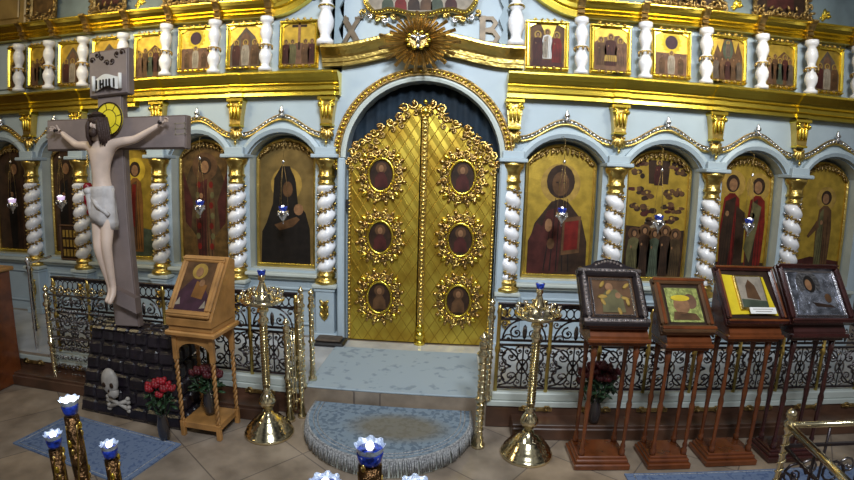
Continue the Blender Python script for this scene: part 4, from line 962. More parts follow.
def railing(x0, n, L, label, y=-1.585):
    global SPM, BARM
    t = thing('communion_railing', label, 'railing', (x0, y, 0), 'scrollwork railings on the edge of the platform')
    mb = MB(); mb.box((n*L/2, 0, .045), (n*L+.06, .10, .09), CREAM, .012); mb.build('marble_curb', t)
    mb = MB(); mb.box((n*L/2, 0, 1.015), (n*L+.04, .05, .02), IRON, .005); mb.build('top_rail', t)
    for i in range(n):
        if SPM is None: o = scroll_panel(L).build('scroll_panel', t, (0, 0, 0)); SPM = o
        else: o = SPM.copy(); COL.objects.link(o); o.parent = t
        o.location = (i*L, 0, -.01)
    for i in range(n+1):
        if BARM is None:
            mb = MB(); mb.lathe([(.020, .09), (.020, .50), (.030, .52), (.030, .56), (.020, .58), (.020, .90), (.028, .93), (.020, .96), (.020, 1.01)], GOLD, n=8); o = mb.build('gilt_baluster', t); BARM = o
        else: o = BARM.copy(); COL.objects.link(o); o.parent = t
        o.location = (i*L, 0, 0)
    return t
railing(.93, 10, .52, 'dark scrollwork railing right of the doors, behind the four icon stands')
railing(-4.26, 6, .52, 'dark scrollwork railing left of the doors, behind the oak lectern and the cross')

def post(x, y, z, h, label, grp='turned brass posts at the gate of the platform', r=.026):
    return tag(brass_post_mb(h, r).build('brass_gate_post', None, (x, y, z)), label, 'post', grp)
post(.85, -1.62, 0, 1.06, 'turned brass post at the inner end of the right railing')
post(.76, -2.03, -.30, 1.14, 'short turned brass post on the floor right of the half-round step', r=.036)
post(-1.08, -1.60, .0, 1.08, 'turned brass post at the inner end of the left railing, nearest the doors')
post(-1.17, -1.80, -.30, 1.10, 'front turned brass post of the left gate beside the left candle stand', r=.03)
post(-1.07, -1.70, -.30, 1.28, 'middle turned brass post of the left gate')
post(-1.02, -1.45, .026, 1.0, 'turned brass post of the left gate closest to the pale carpet')
def gate(p0, p1, z0, h, label):
    v = Vector(p1)-Vector(p0); L = v.length
    t = thing('brass_gate', label, 'gate', (p0[0], p0[1], z0)); t.rotation_euler = (0, 0, math.atan2(v.y, v.x))
    for z in (.10, h-.05): mb = MB(); mb.box((L/2, 0, z), (L-.05, .03, .035), BRASS, .006); mb.build('rail', t)
    n = max(2, int(L/.07)); 
    for k in range(n):
        x = L*(k+.7)/(n+.4); mb = MB(); mb.lathe([(.009, .1), (.009, h*.3), (.016, h*.33), (.009, h*.36), (.009, h*.62), (.016, h*.65), (.009, h*.68), (.009, h-.05)], BRASS, (x, 0, 0), 7); mb.build('bar', t)
    for k in range(6): mb = MB(); mb.curl(L*.5+.02*(-1)**k, .18+.12*k, 0, .03, BRASS, k, 1.3, .008, (-1)**k, 5, 10); mb.build('scroll', t)
    return t
gate((-1.145, -1.785), (-1.095, -1.725), -.28, 1.02, 'narrow brass lattice gate leaf folded open left of the half-round step')
# far-left gate group
t = thing('silvered_gate', 'silvered lattice gate on the left between the tall brass post and the black mound', 'gate', (-4.24, -1.70, -.30))
mb = MB(); rnd = random.Random(4)
for k in range(9):
    for j in range(14):
        mb.curl(.04+.062*j*.95, .14+.115*k, .0, .036, IRONS, rnd.uniform(0, 6), 1.2, .008, (-1)**(j+k), 4, 7)
for z in (.07, .62, 1.13): mb.box((.42, 0, z), (.86, .02, .02), IRONS)
tag(mb.build('scroll_lattice', t), None)
mb = MB()
for k in range(7): mb.curl(.08+.12*k, 1.19, 0, .055, BRASS, PI/2*(k % 3), 1.3, .011, (-1)**k, 5, 10)
mb.build('gilt_cresting', t)
post(-4.27, -1.70, -.30, 1.22, 'turned brass post at left, foot on the floor beside the silvered gate', r=.030)
t = thing('silver_stanchion', 'thin silver candle stanchion at the far left by the brown box', 'stanchion', (-4.80, -1.45, -.30))
mb = MB(); mb.lathe([(.10, 0), (.10, .02), (.06, .05), (.05, .09), (.02, .13), (.03, .17), (.013, .21), (.013, 1.35), (.03, 1.37), (.013, 1.40), (.035, 1.46), (.01, 1.52)], SILVER, n=12); mb.build('pole', t)
mb = MB(); mb.tube([(0, 0, 1.42), (-.18, .55, 1.42)], .016, SILVER, 8); mb.build('cross_rail', t)
t = thing('side_railing', 'dark scroll railing panel behind the silver stanchion at far left', 'railing', (-5.55, -.75, 0)); t.rotation_euler = (0, 0, R(-42))
scroll_panel(.62).build('scroll_panel', t)
mb = brass_post_mb(1.05, .028); mb.build('end_post', t)

# foreground railing, bottom right
t = thing('foreground_railing', 'brass-topped railing corner in the near bottom right of the photo', 'railing', (2.70, -3.50, -.30))
mb = MB(); mb.tube([(0, 0, 1.03), (1.9, 0, 1.03)], .022, BRASS, 8); mb.tube([(0, 0, 1.03), (-.17, -1.1, 1.03)], .026, BRASS, 8); mb.build('handrail', t)
mb = MB(); pr = [(.032, 0), (.032, .04), (.02, .06), (.02, .98), (.034, 1.0), (.034, 1.05), (.018, 1.065), (.036, 1.10), (.030, 1.13), (.008, 1.15)]; mb.lathe(pr, BRASS, n=10)
mb.tube([(.022*cos(i*.8), .022*sin(i*.8), .08+.9*i/110) for i in range(111)], .008, BRASS, 4); mb.build('corner_post', t)
mb = MB()
for dx, dy, L in ((1, 0, 1.9), (-.153, -.988, 1.1)):
    rot = Matrix.Rotation(math.atan2(dy, dx), 4, 'Z'); s0 = len(mb.v)
    for z in (.10, .88): mb.box((L/2, 0, z), (L, .02, .02), IRON)
    for k in range(int(L/.3)):
        cx = .17+.3*k
        for v in (.30, .66):
            mb.curl(cx-.055, v, 0, .10, IRON, 0, 1.5, .011, 1, 5, 14); mb.curl(cx+.06, v+.05, 0, .07, IRONS, PI, 1.3, .010, -1, 5, 12); mb.ell((cx+.10, 0, v-.10), (.025, .02, .025), SILVER, 6, 4)
        mb.tube([(cx+.15, 0, .1), (cx+.15, 0, 1.02)], .010, IRON, 5)
    for i in range(s0, len(mb.v)): mb.v[i] = tuple((rot @ Vector(mb.v[i])))
mb.build('scrollwork', t)

# ================================================================== CANDLE STANDS
def make_stand(label):
    t = thing('candle_stand', label, 'candle stand', (0, 0, 0), 'tall brass floor candle stands')
    mb = MB(); mb.lathe([(.24, 0), (.248, .02), (.235, .04), (.225, .045), (.222, .07), (.20, .075), (.20, .10), (.175, .11), (.172, .135), (.145, .145), (.14, .17), (.11, .18), (.09, .21), (.055, .225), (.05, .25)], BRASS, n=28); mb.build('base', t)
    mb = MB(); mb.lathe([(.045, .24), (.035, .27), (.05, .285), (.085, .34), (.085, .37), (.045, .43), (.03, .45), (.05, .465), (.03, .48), (.035, .50)], BRASS, n=18)
    mb.lathe([(.037, .50), (.037, 1.14), (.05, 1.15), (.05, 1.18), (.035, 1.20), (.035, 1.24), (.055, 1.26), (.055, 1.28), (.04, 1.30)], BRASS, n=16)
    mb.tube([(.038*cos(i*.7), .038*sin(i*.7), .52+.60*i/190) for i in range(191)], .006, BRASS, 4); mb.build('stem', t)
    mb = MB(); mb.lathe([(.05, 1.30), (.15, 1.335), (.20, 1.36), (.21, 1.38), (.20, 1.388), (.13, 1.41), (.12, 1.44), (.075, 1.45)], BRASS, n=24); mb.build('tray', t)
    for ring, z, cnt in ((.185, 1.385, 12), (.12, 1.41, 7)):
        for k in range(cnt):
            a = 2*PI*k/cnt; mb = MB(); mb.lathe([(.006, 0), (.010, .012), (.006, .02), (.018, .05), (.020, .065), (.014, .066)], BRASS if k % 3 else SILVER, n=8); mb.build('candle_socket', t, (ring*cos(a), ring*sin(a), z))
    mb = MB(); mb.lathe([(.075, 1.42), (.055, 1.46), (.03, 1.52), (.022, 1.55), (.035, 1.57), (.03, 1.59), (.04, 1.60)], BRASS, n=14); mb.build('lamp_holder', t)
    mb = MB(); mb.lathe([(.028, 1.60), (.034, 1.615), (.042, 1.645), (.038, 1.65)], BLUEG, n=12); mb.ell((0, 0, 1.648), (.03, .03, .008), CLEARG); tag(mb.build('blue_glass_cup', t), None)
    return t
s1 = make_stand('tall brass candle stand with blue cup right of the half-round step'); s1.location = (1.21, -2.14, -.30)
dup(s1, (-1.285, -2.09, -.30), 'tall brass candle stand with blue cup between the oak lectern and the left gate')

# ================================================================== ICON STANDS (right)
def turned_leg(mb, x, y, z0, z1, m, r=.022, x2=None, y2=None):
    H = z1-z0; pr = [(r*1.3, 0), (r*1.3, .06), (r*.8, .07), (r*1.15, .10), (r*.75, .13), (r*1.0, H*.4), (r*1.25, H*.48), (r*.8, H*.52), (r*1.1, H*.56), (r*.75, H*.7), (r*1.0, H*.88), (r*1.3, H*.9), (r*1.3, H)]
    mb.lathe([(a, b+z0) for a, b in pr], m, (x, y, 0), 8)
def analogion(x0, x1, yf, yb, ztop_f, ztop_b, m, label, name='icon_stand'):
    cx = (x0+x1)/2; W = x1-x0; D = yb-yf
    t = thing(name, label, 'icon stand', (cx, yf+D/2, -.30), 'wooden icon stands in a row on the right')
    mb = MB(); mb.box((0, 0, .03), (W*.94, D+.02, .06), m, .01); mb.box((0, 0, .075), (W*.88, D-.03, .04), m, .01); mb.box((0, 0, .105), (W*.82, D-.07, .03), m, .008); mb.build('plinth', t)
    zt = ztop_f+.30
    for sx in (-1, 1):
        for sy in (-1, 1):
            mb = MB(); turned_leg(mb, sx*W*.34, sy*(D/2-.07), .11, zt-.13, m); mb.build('leg', t)
    mb = MB(); mb.box((0, 0, zt-.10), (W*.92, D-.02, .06), m, .01)
    sl = (ztop_b-ztop_f)/D
    mb.prism([(-D/2, zt-.07), (D/2, zt-.07), (D/2, zt-.04+sl*D), (-D/2, zt-.04)], -W*.46, W*.46, m, axis='x')
    mb.box((0, -D/2-.005, zt-.075), (W, .05, .04), m, .01)
    mb.build('sloping_desk', t)
    return t
def kiot(x0, x1, yf, yb, zf, zb, label, deco):
    cx = (x0+x1)/2; W = x1-x0; L = math.hypot(yb-yf, zb-zf); a = math.atan2(zb-zf, yb-yf)
    t = thing('framed_icon', label, 'icon', (cx, yf, zf-.045), 'framed icons lying on the right-hand stands'); t.rotation_euler = (a-PI/2, 0, 0)
    deco(t, W, L); return t      # local: x across, z up the slope, -y out of the surface
S = [(1.56, 2.17, -2.40, -2.02, 1.07, 1.49, MAHOG), (2.245, 2.75, -2.40, -2.04, 1.03, 1.43, MAHOG), (2.82, 3.44, -2.38, -2.02, 1.105, 1.55, MAHOG), (3.475, 4.14, -2.36, -2.02, 1.11, 1.58, DARKW)]
SL = ['reddish wooden icon stand nearest the candle stand, first of four', 'reddish wooden icon stand second of four, under the brown framed icon', 'dark red icon stand under the icon on yellow cloth', 'dark red icon stand under the silver icon at the right end of the row']
for (x0, x1, yf, yb, zf, zb, m), l_ in zip(S, SL): analogion(x0+.03, x1-.03, yf, yb, zf-.06, zb-.06, m, l_)
def fr(t, W, L, w_, d, m, m2, name='frame'):
    mb = MB(); 
    mb.box((0, .02, L/2), (W, .04, L), m, .006); frame(mb, -W/2, W/2, 0, L, -.005-d/2+.01, w_, d, m, m2); return mb
def k1(t, W, L):
    FILI = M('filigree_metal', (.36, .30, .28), .3, .8, var=.6, scale=40)
    mb = fr(t, W, L, .085, .06, IRON, FILI)
    mb.prism([(-W*.45, L-.01), (-W*.28, L+.02), (-W*.20, L+.06), (0, L+.09), (W*.20, L+.06), (W*.28, L+.02), (W*.45, L-.01)], .03, -.045, IRON)
    for k in range(9): mb.ell(((-1+.25*k)*W*.2, -.05, L+.012+.045*cos((-1+.25*k)*1.5)), (.016, .009, .014), FILI, 5, 4)
    rnd = random.Random(2)
    for k in range(26):
        for s_ in (0, 1, 2, 3):
            if s_ < 2: x = (-1+2*k/25)*(W/2-.045); z = .045 if s_ == 0 else L-.045
            else: x = (W/2-.045)*(-1 if s_ == 2 else 1); z = .045+(L-.09)*k/25
            mb.ell((x, -.060, z), (.016, .009, .012), FILI if k % 2 else IRONS, 5, 4)
    mb.build('frame', t)
    mb = MB(); mb.box((0, .0, L/2), (W-.16, .02, L-.16), P['brown'])
    frame(mb, -W/2+.10, W/2-.10, .10, L-.10, -.015, .018, .02, SILVER)
    for k in range(9): mb.leafy((-1+.25*k)*W*.24, L*.5+.10*sin(k*2.1), -.014, .09, .035, k, P['ochre'], .006)
    mb.prism([(-.10, .14), (.10, .14), (.09, .30), (.04, .36), (-.04, .36), (-.09, .30)], -.01, -.016, P['olive']); mb.prism(oval(-.02, .38, .035, .042, 12), -.016, -.018, P['flesh']); mb.prism(oval(.05, .30, .025, .03, 12), -.016, -.018, P['flesh'])
    mb.build('painted_panel', t)
def k2(t, W, L):
    fr(t, W, L, .07, .05, BROWNW, MAHOG).build('frame', t)
    mb = MB(); mb.box((0, 0, L/2), (W-.12, .02, L-.12), P['umber']); mb.prism([(-.13, .10), (.15, .10), (.15, .44), (-.13, .44)], -.01, -.014, P['olive'])
    GR = M('green_gold_oklad', (.36, .38, .10), .4, .4, var=.5, scale=30, bump=.4, bscale=60)
    mb.prism([(-.15, .10), (.16, .10), (.16, .43), (-.15, .43)], -.012, -.018, GR); mb.prism(oval(-.02, .26, .075, .085, 18), -.018, -.021, P['flesh']); mb.prism(oval(.07, .30, .06, .075, 16), -.018, -.02, P['rose']); mb.prism([(-.12, .12), (.13, .12), (.1, .18), (-.1, .2)], -.018, -.021, P['brown']); mb.prism(oval(-.02, .33, .09, .03, 14), -.02, -.022, P['yellow'])
    mb.build('painted_panel', t)
def k3(t, W, L):
    fr(t, W, L, .05, .05, DARKW, MAHOG).build('frame', t)
    mb = MB(); mb.box((0, .0, L/2), (W-.10, .02, L-.10), P['umber']); mb.prism([(-W*.40, .09), (-W*.42, L-.09), (-W*.2, L-.10), (W*.30, L-.11), (W*.33, L*.5), (W*.38, .08), (.1, .10)], -.008, -.020, YELLC); mb.build('yellow_cloth', t)
    mb = MB(); mb.box((.0, -.03, L*.52), (.29, .03, .34), GOLD, .008); mb.prism([(-.125, L*.52-.15), (.125, L*.52-.15), (.125, L*.52+.15), (-.125, L*.52+.15)], -.045, -.048, P['pale'])
    mb.prism([(-.06, L*.52-.06), (.07, L*.52-.08), (.04, L*.52+.06), (-.01, L*.52+.12), (-.05, L*.52+.06)], -.048, -.051, P['brown']); mb.prism([(-.12, L*.52-.15), (.13, L*.52-.15), (.13, L*.52-.09), (-.12, L*.52-.07)], -.048, -.05, P['green'])
    mb.build('inner_icon', t)
    mb = MB(); mb.box((.06, -.050, .115), (.26, .006, .06), CARD); mb.box((.06, -.054, .127), (.20, .002, .006), CARDG); mb.box((.06, -.054, .105), (.16, .002, .006), CARDG); tag(mb.build('caption_card', t), 'white card with faint lines')
def k4(t, W, L):
    fr(t, W, L, .045, .06, DARKW, DARKW).build('frame', t)
    SL_ = M('embossed_silver_oklad', (.50, .52, .60), .26, .85, var=.7, scale=12, bump=.8, bscale=26)
    mb = MB(); mb.box((0, .0, L/2), (W-.08, .02, L-.08), SL_); frame(mb, -W/2+.06, W/2-.06, .06, L-.06, -.02, .02, .015, SILVER)
    mb.prism(oval(-.04, L*.68, .13, .13, 20), -.010, -.016, SILVER); mb.prism(oval(-.03, L*.66, .06, .085, 16), -.016, -.02, P['black']); mb.prism(oval(-.045, L*.645, .035, .055, 14), -.02, -.022, P['flesh'])
    mb.prism([(-.22, .10), (.20, .10), (.17, L*.48), (.04, L*.56), (-.10, L*.56), (-.2, L*.4)], -.010, -.018, SL_); mb.prism(oval(.13, L*.42, .035, .045, 12), -.018, -.022, P['brown']); mb.prism([(-.05, L*.35), (.15, L*.30), (.18, L*.26), (-.02, L*.28)], -.018, -.022, P['umber'])
    mb.build('silver_panel', t)
KL = ['icon in dark silvered frame with arched top on the first icon stand', 'brown framed icon with green-gold cover on the second icon stand', 'small icon on yellow cloth in a deep dark red frame', 'silver-covered icon in a dark frame at the right end of the row']
for (x0, x1, yf, yb, zf, zb, m), l_, d_ in zip([(1.54, 2.11)+S[0][2:], (2.225, 2.72)+S[1][2:], (2.83, 3.42)+S[2][2:], S[3]], KL, (k1, k2, k3, k4)): kiot(x0, x1, yf-.01, yb-.01, zf+.02, zb+.02, l_, d_)

# ================================================================== OAK LECTERN (left)
t = thing('oak_lectern', 'light oak lectern with twisted legs left of the brass candle stand', 'lectern', (-1.89, -2.14, -.30)); t.rotation_euler = (0, 0, R(-2)); UP = .07
W, D = .47, .44
mb = MB(); mb.box((0, 0, .14), (W*.86, D*.86, .025), OAK, .005); mb.box((0, -D*.40, .11), (W*.86, .025, .05), OAK, .005); mb.box((W*.40, 0, .11), (.025, D*.8, .05), OAK, .005); mb.build('shelf', t)
for sx in (-1, 1):
    for sy in (-1, 1):
        mb = MB(); x, y = sx*W*.42, sy*D*.42
        for z0, z1 in ((0, .16), (.80, 1.05)): mb.box((x, y, (z0+z1)/2), (.045, .045, z1-z0), OAK, .004)
        for ph in (0, PI): mb.tube([(x+.011*cos(i*.55+ph), y+.011*sin(i*.55+ph), .16+.64*i/60) for i in range(61)], .013, OAK, 5)
        mb.build('leg', t)
mb = MB()
arcp = [(-W*.40, 1.03), (-W*.40, .87)]+[(W*.36*cos(PI-PI*k/12), .87+.10*sin(PI*k/12)) for k in range(13)]+[(W*.40, .87), (W*.40, 1.03)]
mb.prism(arcp, -D*.43, -D*.40, OAK); mb.build('arched_apron', t); mb = MB(); mb.prism(arcp, D*.40, D*.43, OAK); mb.build('arched_apron', t)
mb = MB(); mb.box((0, 0, 1.07), (W+.06, D+.06, .05), OAK, .012); mb.box((0, 0, 1.12), (W, D, .06), OAK, .01); mb.build('top_board', t)
mb = MB(); yF, yB = -D/2-.02, D/2-.02
mb.prism([(yF, 1.15), (yB, 1.15), (yB+.04, 1.70), (yB-.06, 1.74), (yF, 1.21)], -W/2-.005, W/2+.005, OAK, axis='x'); mb.build('sloping_case', t)
ang = math.atan2(.52, D-.06)
g = bpy.data.objects.new('icon_panel_pivot', None)
t2 = thing('oak_framed_icon', 'framed icon of a violet-robed figure on the sloping top of the oak lectern', 'icon', (-1.89-.012, -2.14+yF-.012, 1.21-.30+.030)); t2.rotation_euler = (ang-PI/2, 0, R(-2))
L = .62
mb = MB(); frame(mb, -W/2+.01, W/2-.01, .0, L, .0, .065, .03, OAK, OAK); mb.build('frame', t2)
mb = MB(); mb.box((0, .005, L/2), (W-.06, .012, L-.04), P['brown']); mb.prism([(-.20, .06), (.19, .06), (.17, .20), (.05, .36), (-.05, .38), (-.16, .24)], -.001, -.004, P['violet'])
mb.prism(oval(0, .46, .08, .08, 18), -.001, -.003, P['ochre']); mb.prism(oval(0, .45, .038, .05, 14), -.004, -.007, P['flesh']); mb.prism([(-.02, .2), (.1, .18), (.12, .32), (.0, .36)], -.004, -.006, P['orange']); mb.prism(oval(.06, .34, .03, .035, 12), -.006, -.008, P['flesh'])
for x, z in ((-.14, .14), (.13, .12)): mb.prism([(x-.03, z-.03), (x+.03, z-.02), (x+.01, z+.05)], -.005, -.007, P['pale'])
mb.build('painted_panel', t2)

# ================================================================== MOUND AND CRUCIFIX
t = thing('stone_mound', 'glossy black stone mound at the foot of the cross with painted skull and bones', 'mound', (0, 0, 0))
def mpt(u, v):      # front face: u 0..1 across, v 0..1 up
    xl = -3.48+(.16)*v; xr = -2.14+(-.14)*v; y = (-2.16-.10*u)+(.16)*v
    return (xl+(xr-xl)*u, y, -.30+.93*v)
mb = MB(); rows = 6
c8 = [mpt(0, 0), mpt(1, 0), mpt(1, 1), mpt(0, 1)]; bk = [(-3.48, -1.72, -.30), (-2.16, -1.72, -.30), (-2.32, -1.80, .63), (-3.30, -1.80, .63)]
mb.add(c8+bk, [(0, 1, 2, 3), (1, 5, 6, 2), (5, 4, 7, 6), (4, 0, 3, 7), (3, 2, 6, 7)], BLACKST)
rnd = random.Random(8)
for r_ in range(rows):
    nb = 7 if r_ % 2 else 6
    for k in range(nb):
        u = (k+.5)/nb; v = (r_+.5)/rows; p = mpt(u, v); wd = (mpt(1, v)[0]-mpt(0, v)[0])/nb
        mb.box((p[0], p[1]+.015, p[2]+rnd.uniform(-.006, .006)), (wd*.97, .09, .148), BLACKST, .028, Matrix.Rotation(rnd.uniform(-.04, .04), 3, 'Y') @ Matrix.Rotation(rnd.uniform(-.08, .08), 3, 'Z') @ Matrix.Rotation(-.17, 3, 'X'))
    for k in range(3):
        y = -2.17+.13*k+.02*r_; mb.box((-2.155-.03*r_, y+.06, -.222+.155*r_), (.07, .135, .145), BLACKST, .026)
for k in range(6):
    for j in range(3): mb.box((-3.20+.155*k+.04*(j % 2), -2.04+.10*j, .625), (.15, .095, .05), BLACKST, .02)
mb.build('stone_blocks', t)
sk = mpt(.38, .36)
def K(x, y, z): return (sk[0]+1.35*x, sk[1]-.07+1.1*y, sk[2]+.02+1.35*z)
mb = MB(); mb.ell(K(-.02, -.02, .05), (.10, .055, .145), BONE, 14, 10); mb.ell(K(.0, -.02, -.04), (.066, .05, .062), BONE, 10, 8)
for s_ in (-1, 1): mb.ell(K(-.012+s_*.034, -.066, .035), (.024, .012, .028), P['umber'], 8, 6)
mb.ell(K(-.006, -.072, -.008), (.012, .010, .016), P['umber'], 6, 5)
for k in (-1, 0, 1): mb.box(K(.012*k, -.066, -.064), (.004, .006, .024), P['umber'])
mb.build('skull', t)
mb = MB()
for s_ in (-1, 1):
    a = K(-.06, -.01, -.13+s_*.035); b = K(.12, -.01, -.13-s_*.035); mb.tube([a, tuple((q+p)/2 for q, p in zip(a, b)), b], [.025, .018, .025], BONE, 8)
    for p in (a, b):
        for d in (-1, 1): mb.ell((p[0], p[1], p[2]+d*.020), (.028, .024, .024), BONE, 8, 6)
mb.build('crossed_bones', t)

CR = thing('crucifix', 'large wooden cross on the black mound carrying a painted crucified figure', 'crucifix', (-2.87, -2.0, .66)); CR.rotation_euler = (0, -.045, 0)
def crossbox(c, d, nm_):
    mb = MB(); mb.box(c, d, CROSSE, .008); mb.box((c[0], c[1]-d[1]/2-.003, c[2]), (d[0]-.03, .012, d[2]-.03), CROSSW, .003); return mb.build(nm_, CR)
crossbox((0, .03, 1.20), (.31, .08, 2.42), 'post'); bm_o = crossbox((0, .0, 0), (1.70, .09, .32), 'crossbeam'); bm_o.location = (.03, .02, 1.96); bm_o.rotation_euler = (0, .05, 0); crossbox((.02, .0, 2.56), (.48, .09, .46), 'head_board')
mb = MB(); mb.prism([(-.19, .40), (.15, .26), (.15, .10), (-.19, .24)], -.02, -.10, CROSSW, CROSSE); fo = mb.build('footrest', CR); fo.location = (.06, 0, .06)
# scroll with the four letters
mb = MB(); N = 12; vs = []
for i in range(N+1):
    x = -.155+.31*i/N; y = -.075-.02*cos(PI*(i/N-.5)*1.2)+(.015 if i in (0, N) else 0); dz = .018*cos(PI*(i/N-.5)*2)
    vs += [(x, y, -.06+dz), (x, y, .06+dz), (x, y+.015, -.06+dz), (x, y+.015, .06+dz)]
mb.add(vs, [q for i in range(N) for q in ((4*i, 4*i+4, 4*i+5, 4*i+1), (4*i+2, 4*i+3, 4*i+7, 4*i+6), (4*i+1, 4*i+5, 4*i+7, 4*i+3), (4*i, 4*i+2, 4*i+6, 4*i+4))]+[(0, 1, 3, 2), (4*N, 4*N+2, 4*N+3, 4*N+1)], CARD, False)
for s_ in (-1, 1): mb.lathe([(.018, -.075), (.018, .075)], CARD, (s_*.160, -.075, .0), 8)
yl = -.098
def L_(pts, x): stroke(mb, [(x+a*.04, b*.07-.02+.03-.03) for a, b in pts], .013, yl+.004, yl-.006, P['black'])
L_([(0, -.5), (0, .6)], -.105)
L_([(-.45, .6), (-.45, -.5)], -.04); L_([(.45, .6), (.45, -.5)], -.04); L_([(-.45, .05), (.45, .05)], -.04)
L_([(-.5, .6), (-.5, -.4), (.45, -.4), (.45, .6)], .035); L_([(.45, -.4), (.62, -.4), (.62, -.68)], .035)
L_([(0, -.5), (0, .6)], .105)
so = mb.build('title_scroll', CR); so.location = (.02, .0, 2.46)
mb = MB()
for k in range(7): mb.curl(-.17+.06*k, .05*sin(k*1.4), 0, .035, P['umber'], k, 1.2, .009, (-1)**k, 5, 9)
so = mb.build('painted_monogram', CR); so.location = (.0, -.05, 2.70)
for s_, x in ((-1, -.74), (1, .84)):
    mb = MB(); 
    for k in range(3): mb.box((0, 0, .06-.05*k), (.13, .004, .010), P['pale'])
    for k in (-1, 1): mb.box((k*.05, 0, .01), (.010, .004, .12), P['pale'])
    o = mb.build('painted_inscription', CR); o.location = (x-.02, -.034, 1.98 - .04*s_)
# halo
mb = MB(); hz = 2.10
mb.prism(oval(0, 0, .165, .165, 32), 0, -.012, M('bright_yellow_halo', (.95, .78, .04), .4, 0)); mb.tube([(x, -.012, z) for x, z in oval(0, 0, .16, .16, 30)], .008, P['umber'], 5, True); mb.tube([(x, -.012, z) for x, z in oval(0, 0, .09, .09, 24)], .004, P['umber'], 4, True)
for k in range(8): a = 2*PI*k/8+.2; mb.tube([(.09*cos(a), -.013, .09*sin(a)), (.16*cos(a), -.013, .16*sin(a))], .004, P['umber'], 4)
so = mb.build('halo', CR); so.location = (.03, -.06, hz)

# the carved figure: one continuous skinned body
def skin_obj(name, parent, verts, edges, radii, root, mats, sub=2):
    me = bpy.data.meshes.new(name); me.from_pydata(verts, edges, []); o = bpy.data.objects.new(name, me); COL.objects.link(o); o.parent = parent
    sm = o.modifiers.new('skin', 'SKIN'); 
    if not me.skin_vertices: 
        bm_ = __import__('bmesh').new(); bm_.from_mesh(me); bm_.verts.layers.skin.verify(); bm_.to_mesh(me); bm_.free()
    for i, r in enumerate(radii):
        me.skin_vertices[0].data[i].radius = r if isinstance(r, tuple) else (r, r); me.skin_vertices[0].data[i].use_root = (i == root)
    sm.use_smooth_shade = True; sm.branch_smoothing = .6
    ss = o.modifiers.new('subdivision', 'SUBSURF'); ss.levels = sub; ss.render_levels = sub
    me.materials.append(mats); return o
by = -.13
V = [(-.025, by, 1.35), (-.03, by-.01, 1.50), (-.025, by-.03, 1.66), (-.015, by-.02, 1.80), (-.01, by-.02, 1.88),   # pelvis, belly, ribs, chest, neck root
     (.005, by-.055, 1.95), (.005, by-.085, 2.00), (.0, by-.085, 2.08),   # neck, jaw, crown (head bowed to its right)
     (-.15, by-.005, 1.85), (-.34, by+.02, 1.86), (-.50, by+.03, 1.97), (-.555, by+.04, 2.01),   # arm (photo left)
     (.13, by-.005, 1.85), (.36, by+.02, 1.87), (.57, by+.03, 1.96), (.63, by+.04, 1.99),
     (-.085, by-.01, 1.27), (-.065, by-.09, .84), (-.035, by-.01, .45), (-.025, by-.03, .38), (-.03, by-.11, .30),   # leg, knee forward
     (.035, by-.01, 1.27), (.04, by-.10, .85), (.02, by-.04, .45), (.025, by-.06, .38), (.02, by-.13, .29)]
E_ = [(0, 1), (1, 2), (2, 3), (3, 4), (4, 5), (5, 6), (6, 7), (3, 8), (8, 9), (9, 10), (10, 11), (3, 12), (12, 13), (13, 14), (14, 15), (0, 16), (16, 17), (17, 18), (18, 19), (19, 20), (0, 21), (21, 22), (22, 23), (23, 24), (24, 25)]
RR = [(.085, .11), (.075, .10), (.085, .125), (.085, .13), (.055, .07), .05, .062, .068,
      .058, .042, .030, .026, .058, .042, .030, .026,
      .085, .055, .034, .034, .026, .085, .055, .034, .034, .026]
RR = [(a if isinstance(a, tuple) else (a, a)) for a in RR]
body = skin_obj('carved_figure', CR, V, E_, RR, 0, SKIN); body['label'] = 'pale painted figure with outstretched arms'
for s_, w0, hx in ((-1, Vector(V[11]), -1), (1, Vector(V[15]), 1)):
    # palm and five separate, slightly curled fingers, grown as one hand
    hv = [tuple(w0), tuple(w0+Vector((hx*.045, -.005, .02)))]; he = [(0, 1)]; hr = [(.024, .022), (.030, .018)]
    for k in range(4):
        d = Vector((hx*cos(.5+.28*(k-1.5)), -.12, sin(.5+.28*(k-1.5)))); L = (.05, .058, .055, .044)[k]
        b = w0+Vector((hx*.055, -.008, .024))+d*.015; i0 = len(hv)
        hv += [tuple(b), tuple(b+d*L*.55), tuple(b+d*L+Vector((0, -.022, -.004)))]; hr += [.0095, .0085, .007]; he += [(1, i0), (i0, i0+1), (i0+1, i0+2)]
    d = Vector((hx*.25, -.3, .9)).normalized(); b = w0+Vector((hx*.02, -.01, .02)); i0 = len(hv)
    hv += [tuple(b+d*.015), tuple(b+d*.04), tuple(b+d*.062)]; hr += [.011, .010, .008]; he += [(0, i0), (i0, i0+1), (i0+1, i0+2)]
    skin_obj('hand', CR, hv, he, hr, 0, SKIN, 2)
    mb = MB(); mb.lathe([(.012, -.04), (.012, 0), (.020, .004), (.014, .012)], IRON, tuple(w0+Vector((hx*.035, -.05, .02))), 8, rot=Matrix.Rotation(PI/2, 3, 'X')); mb.build('nail', CR)
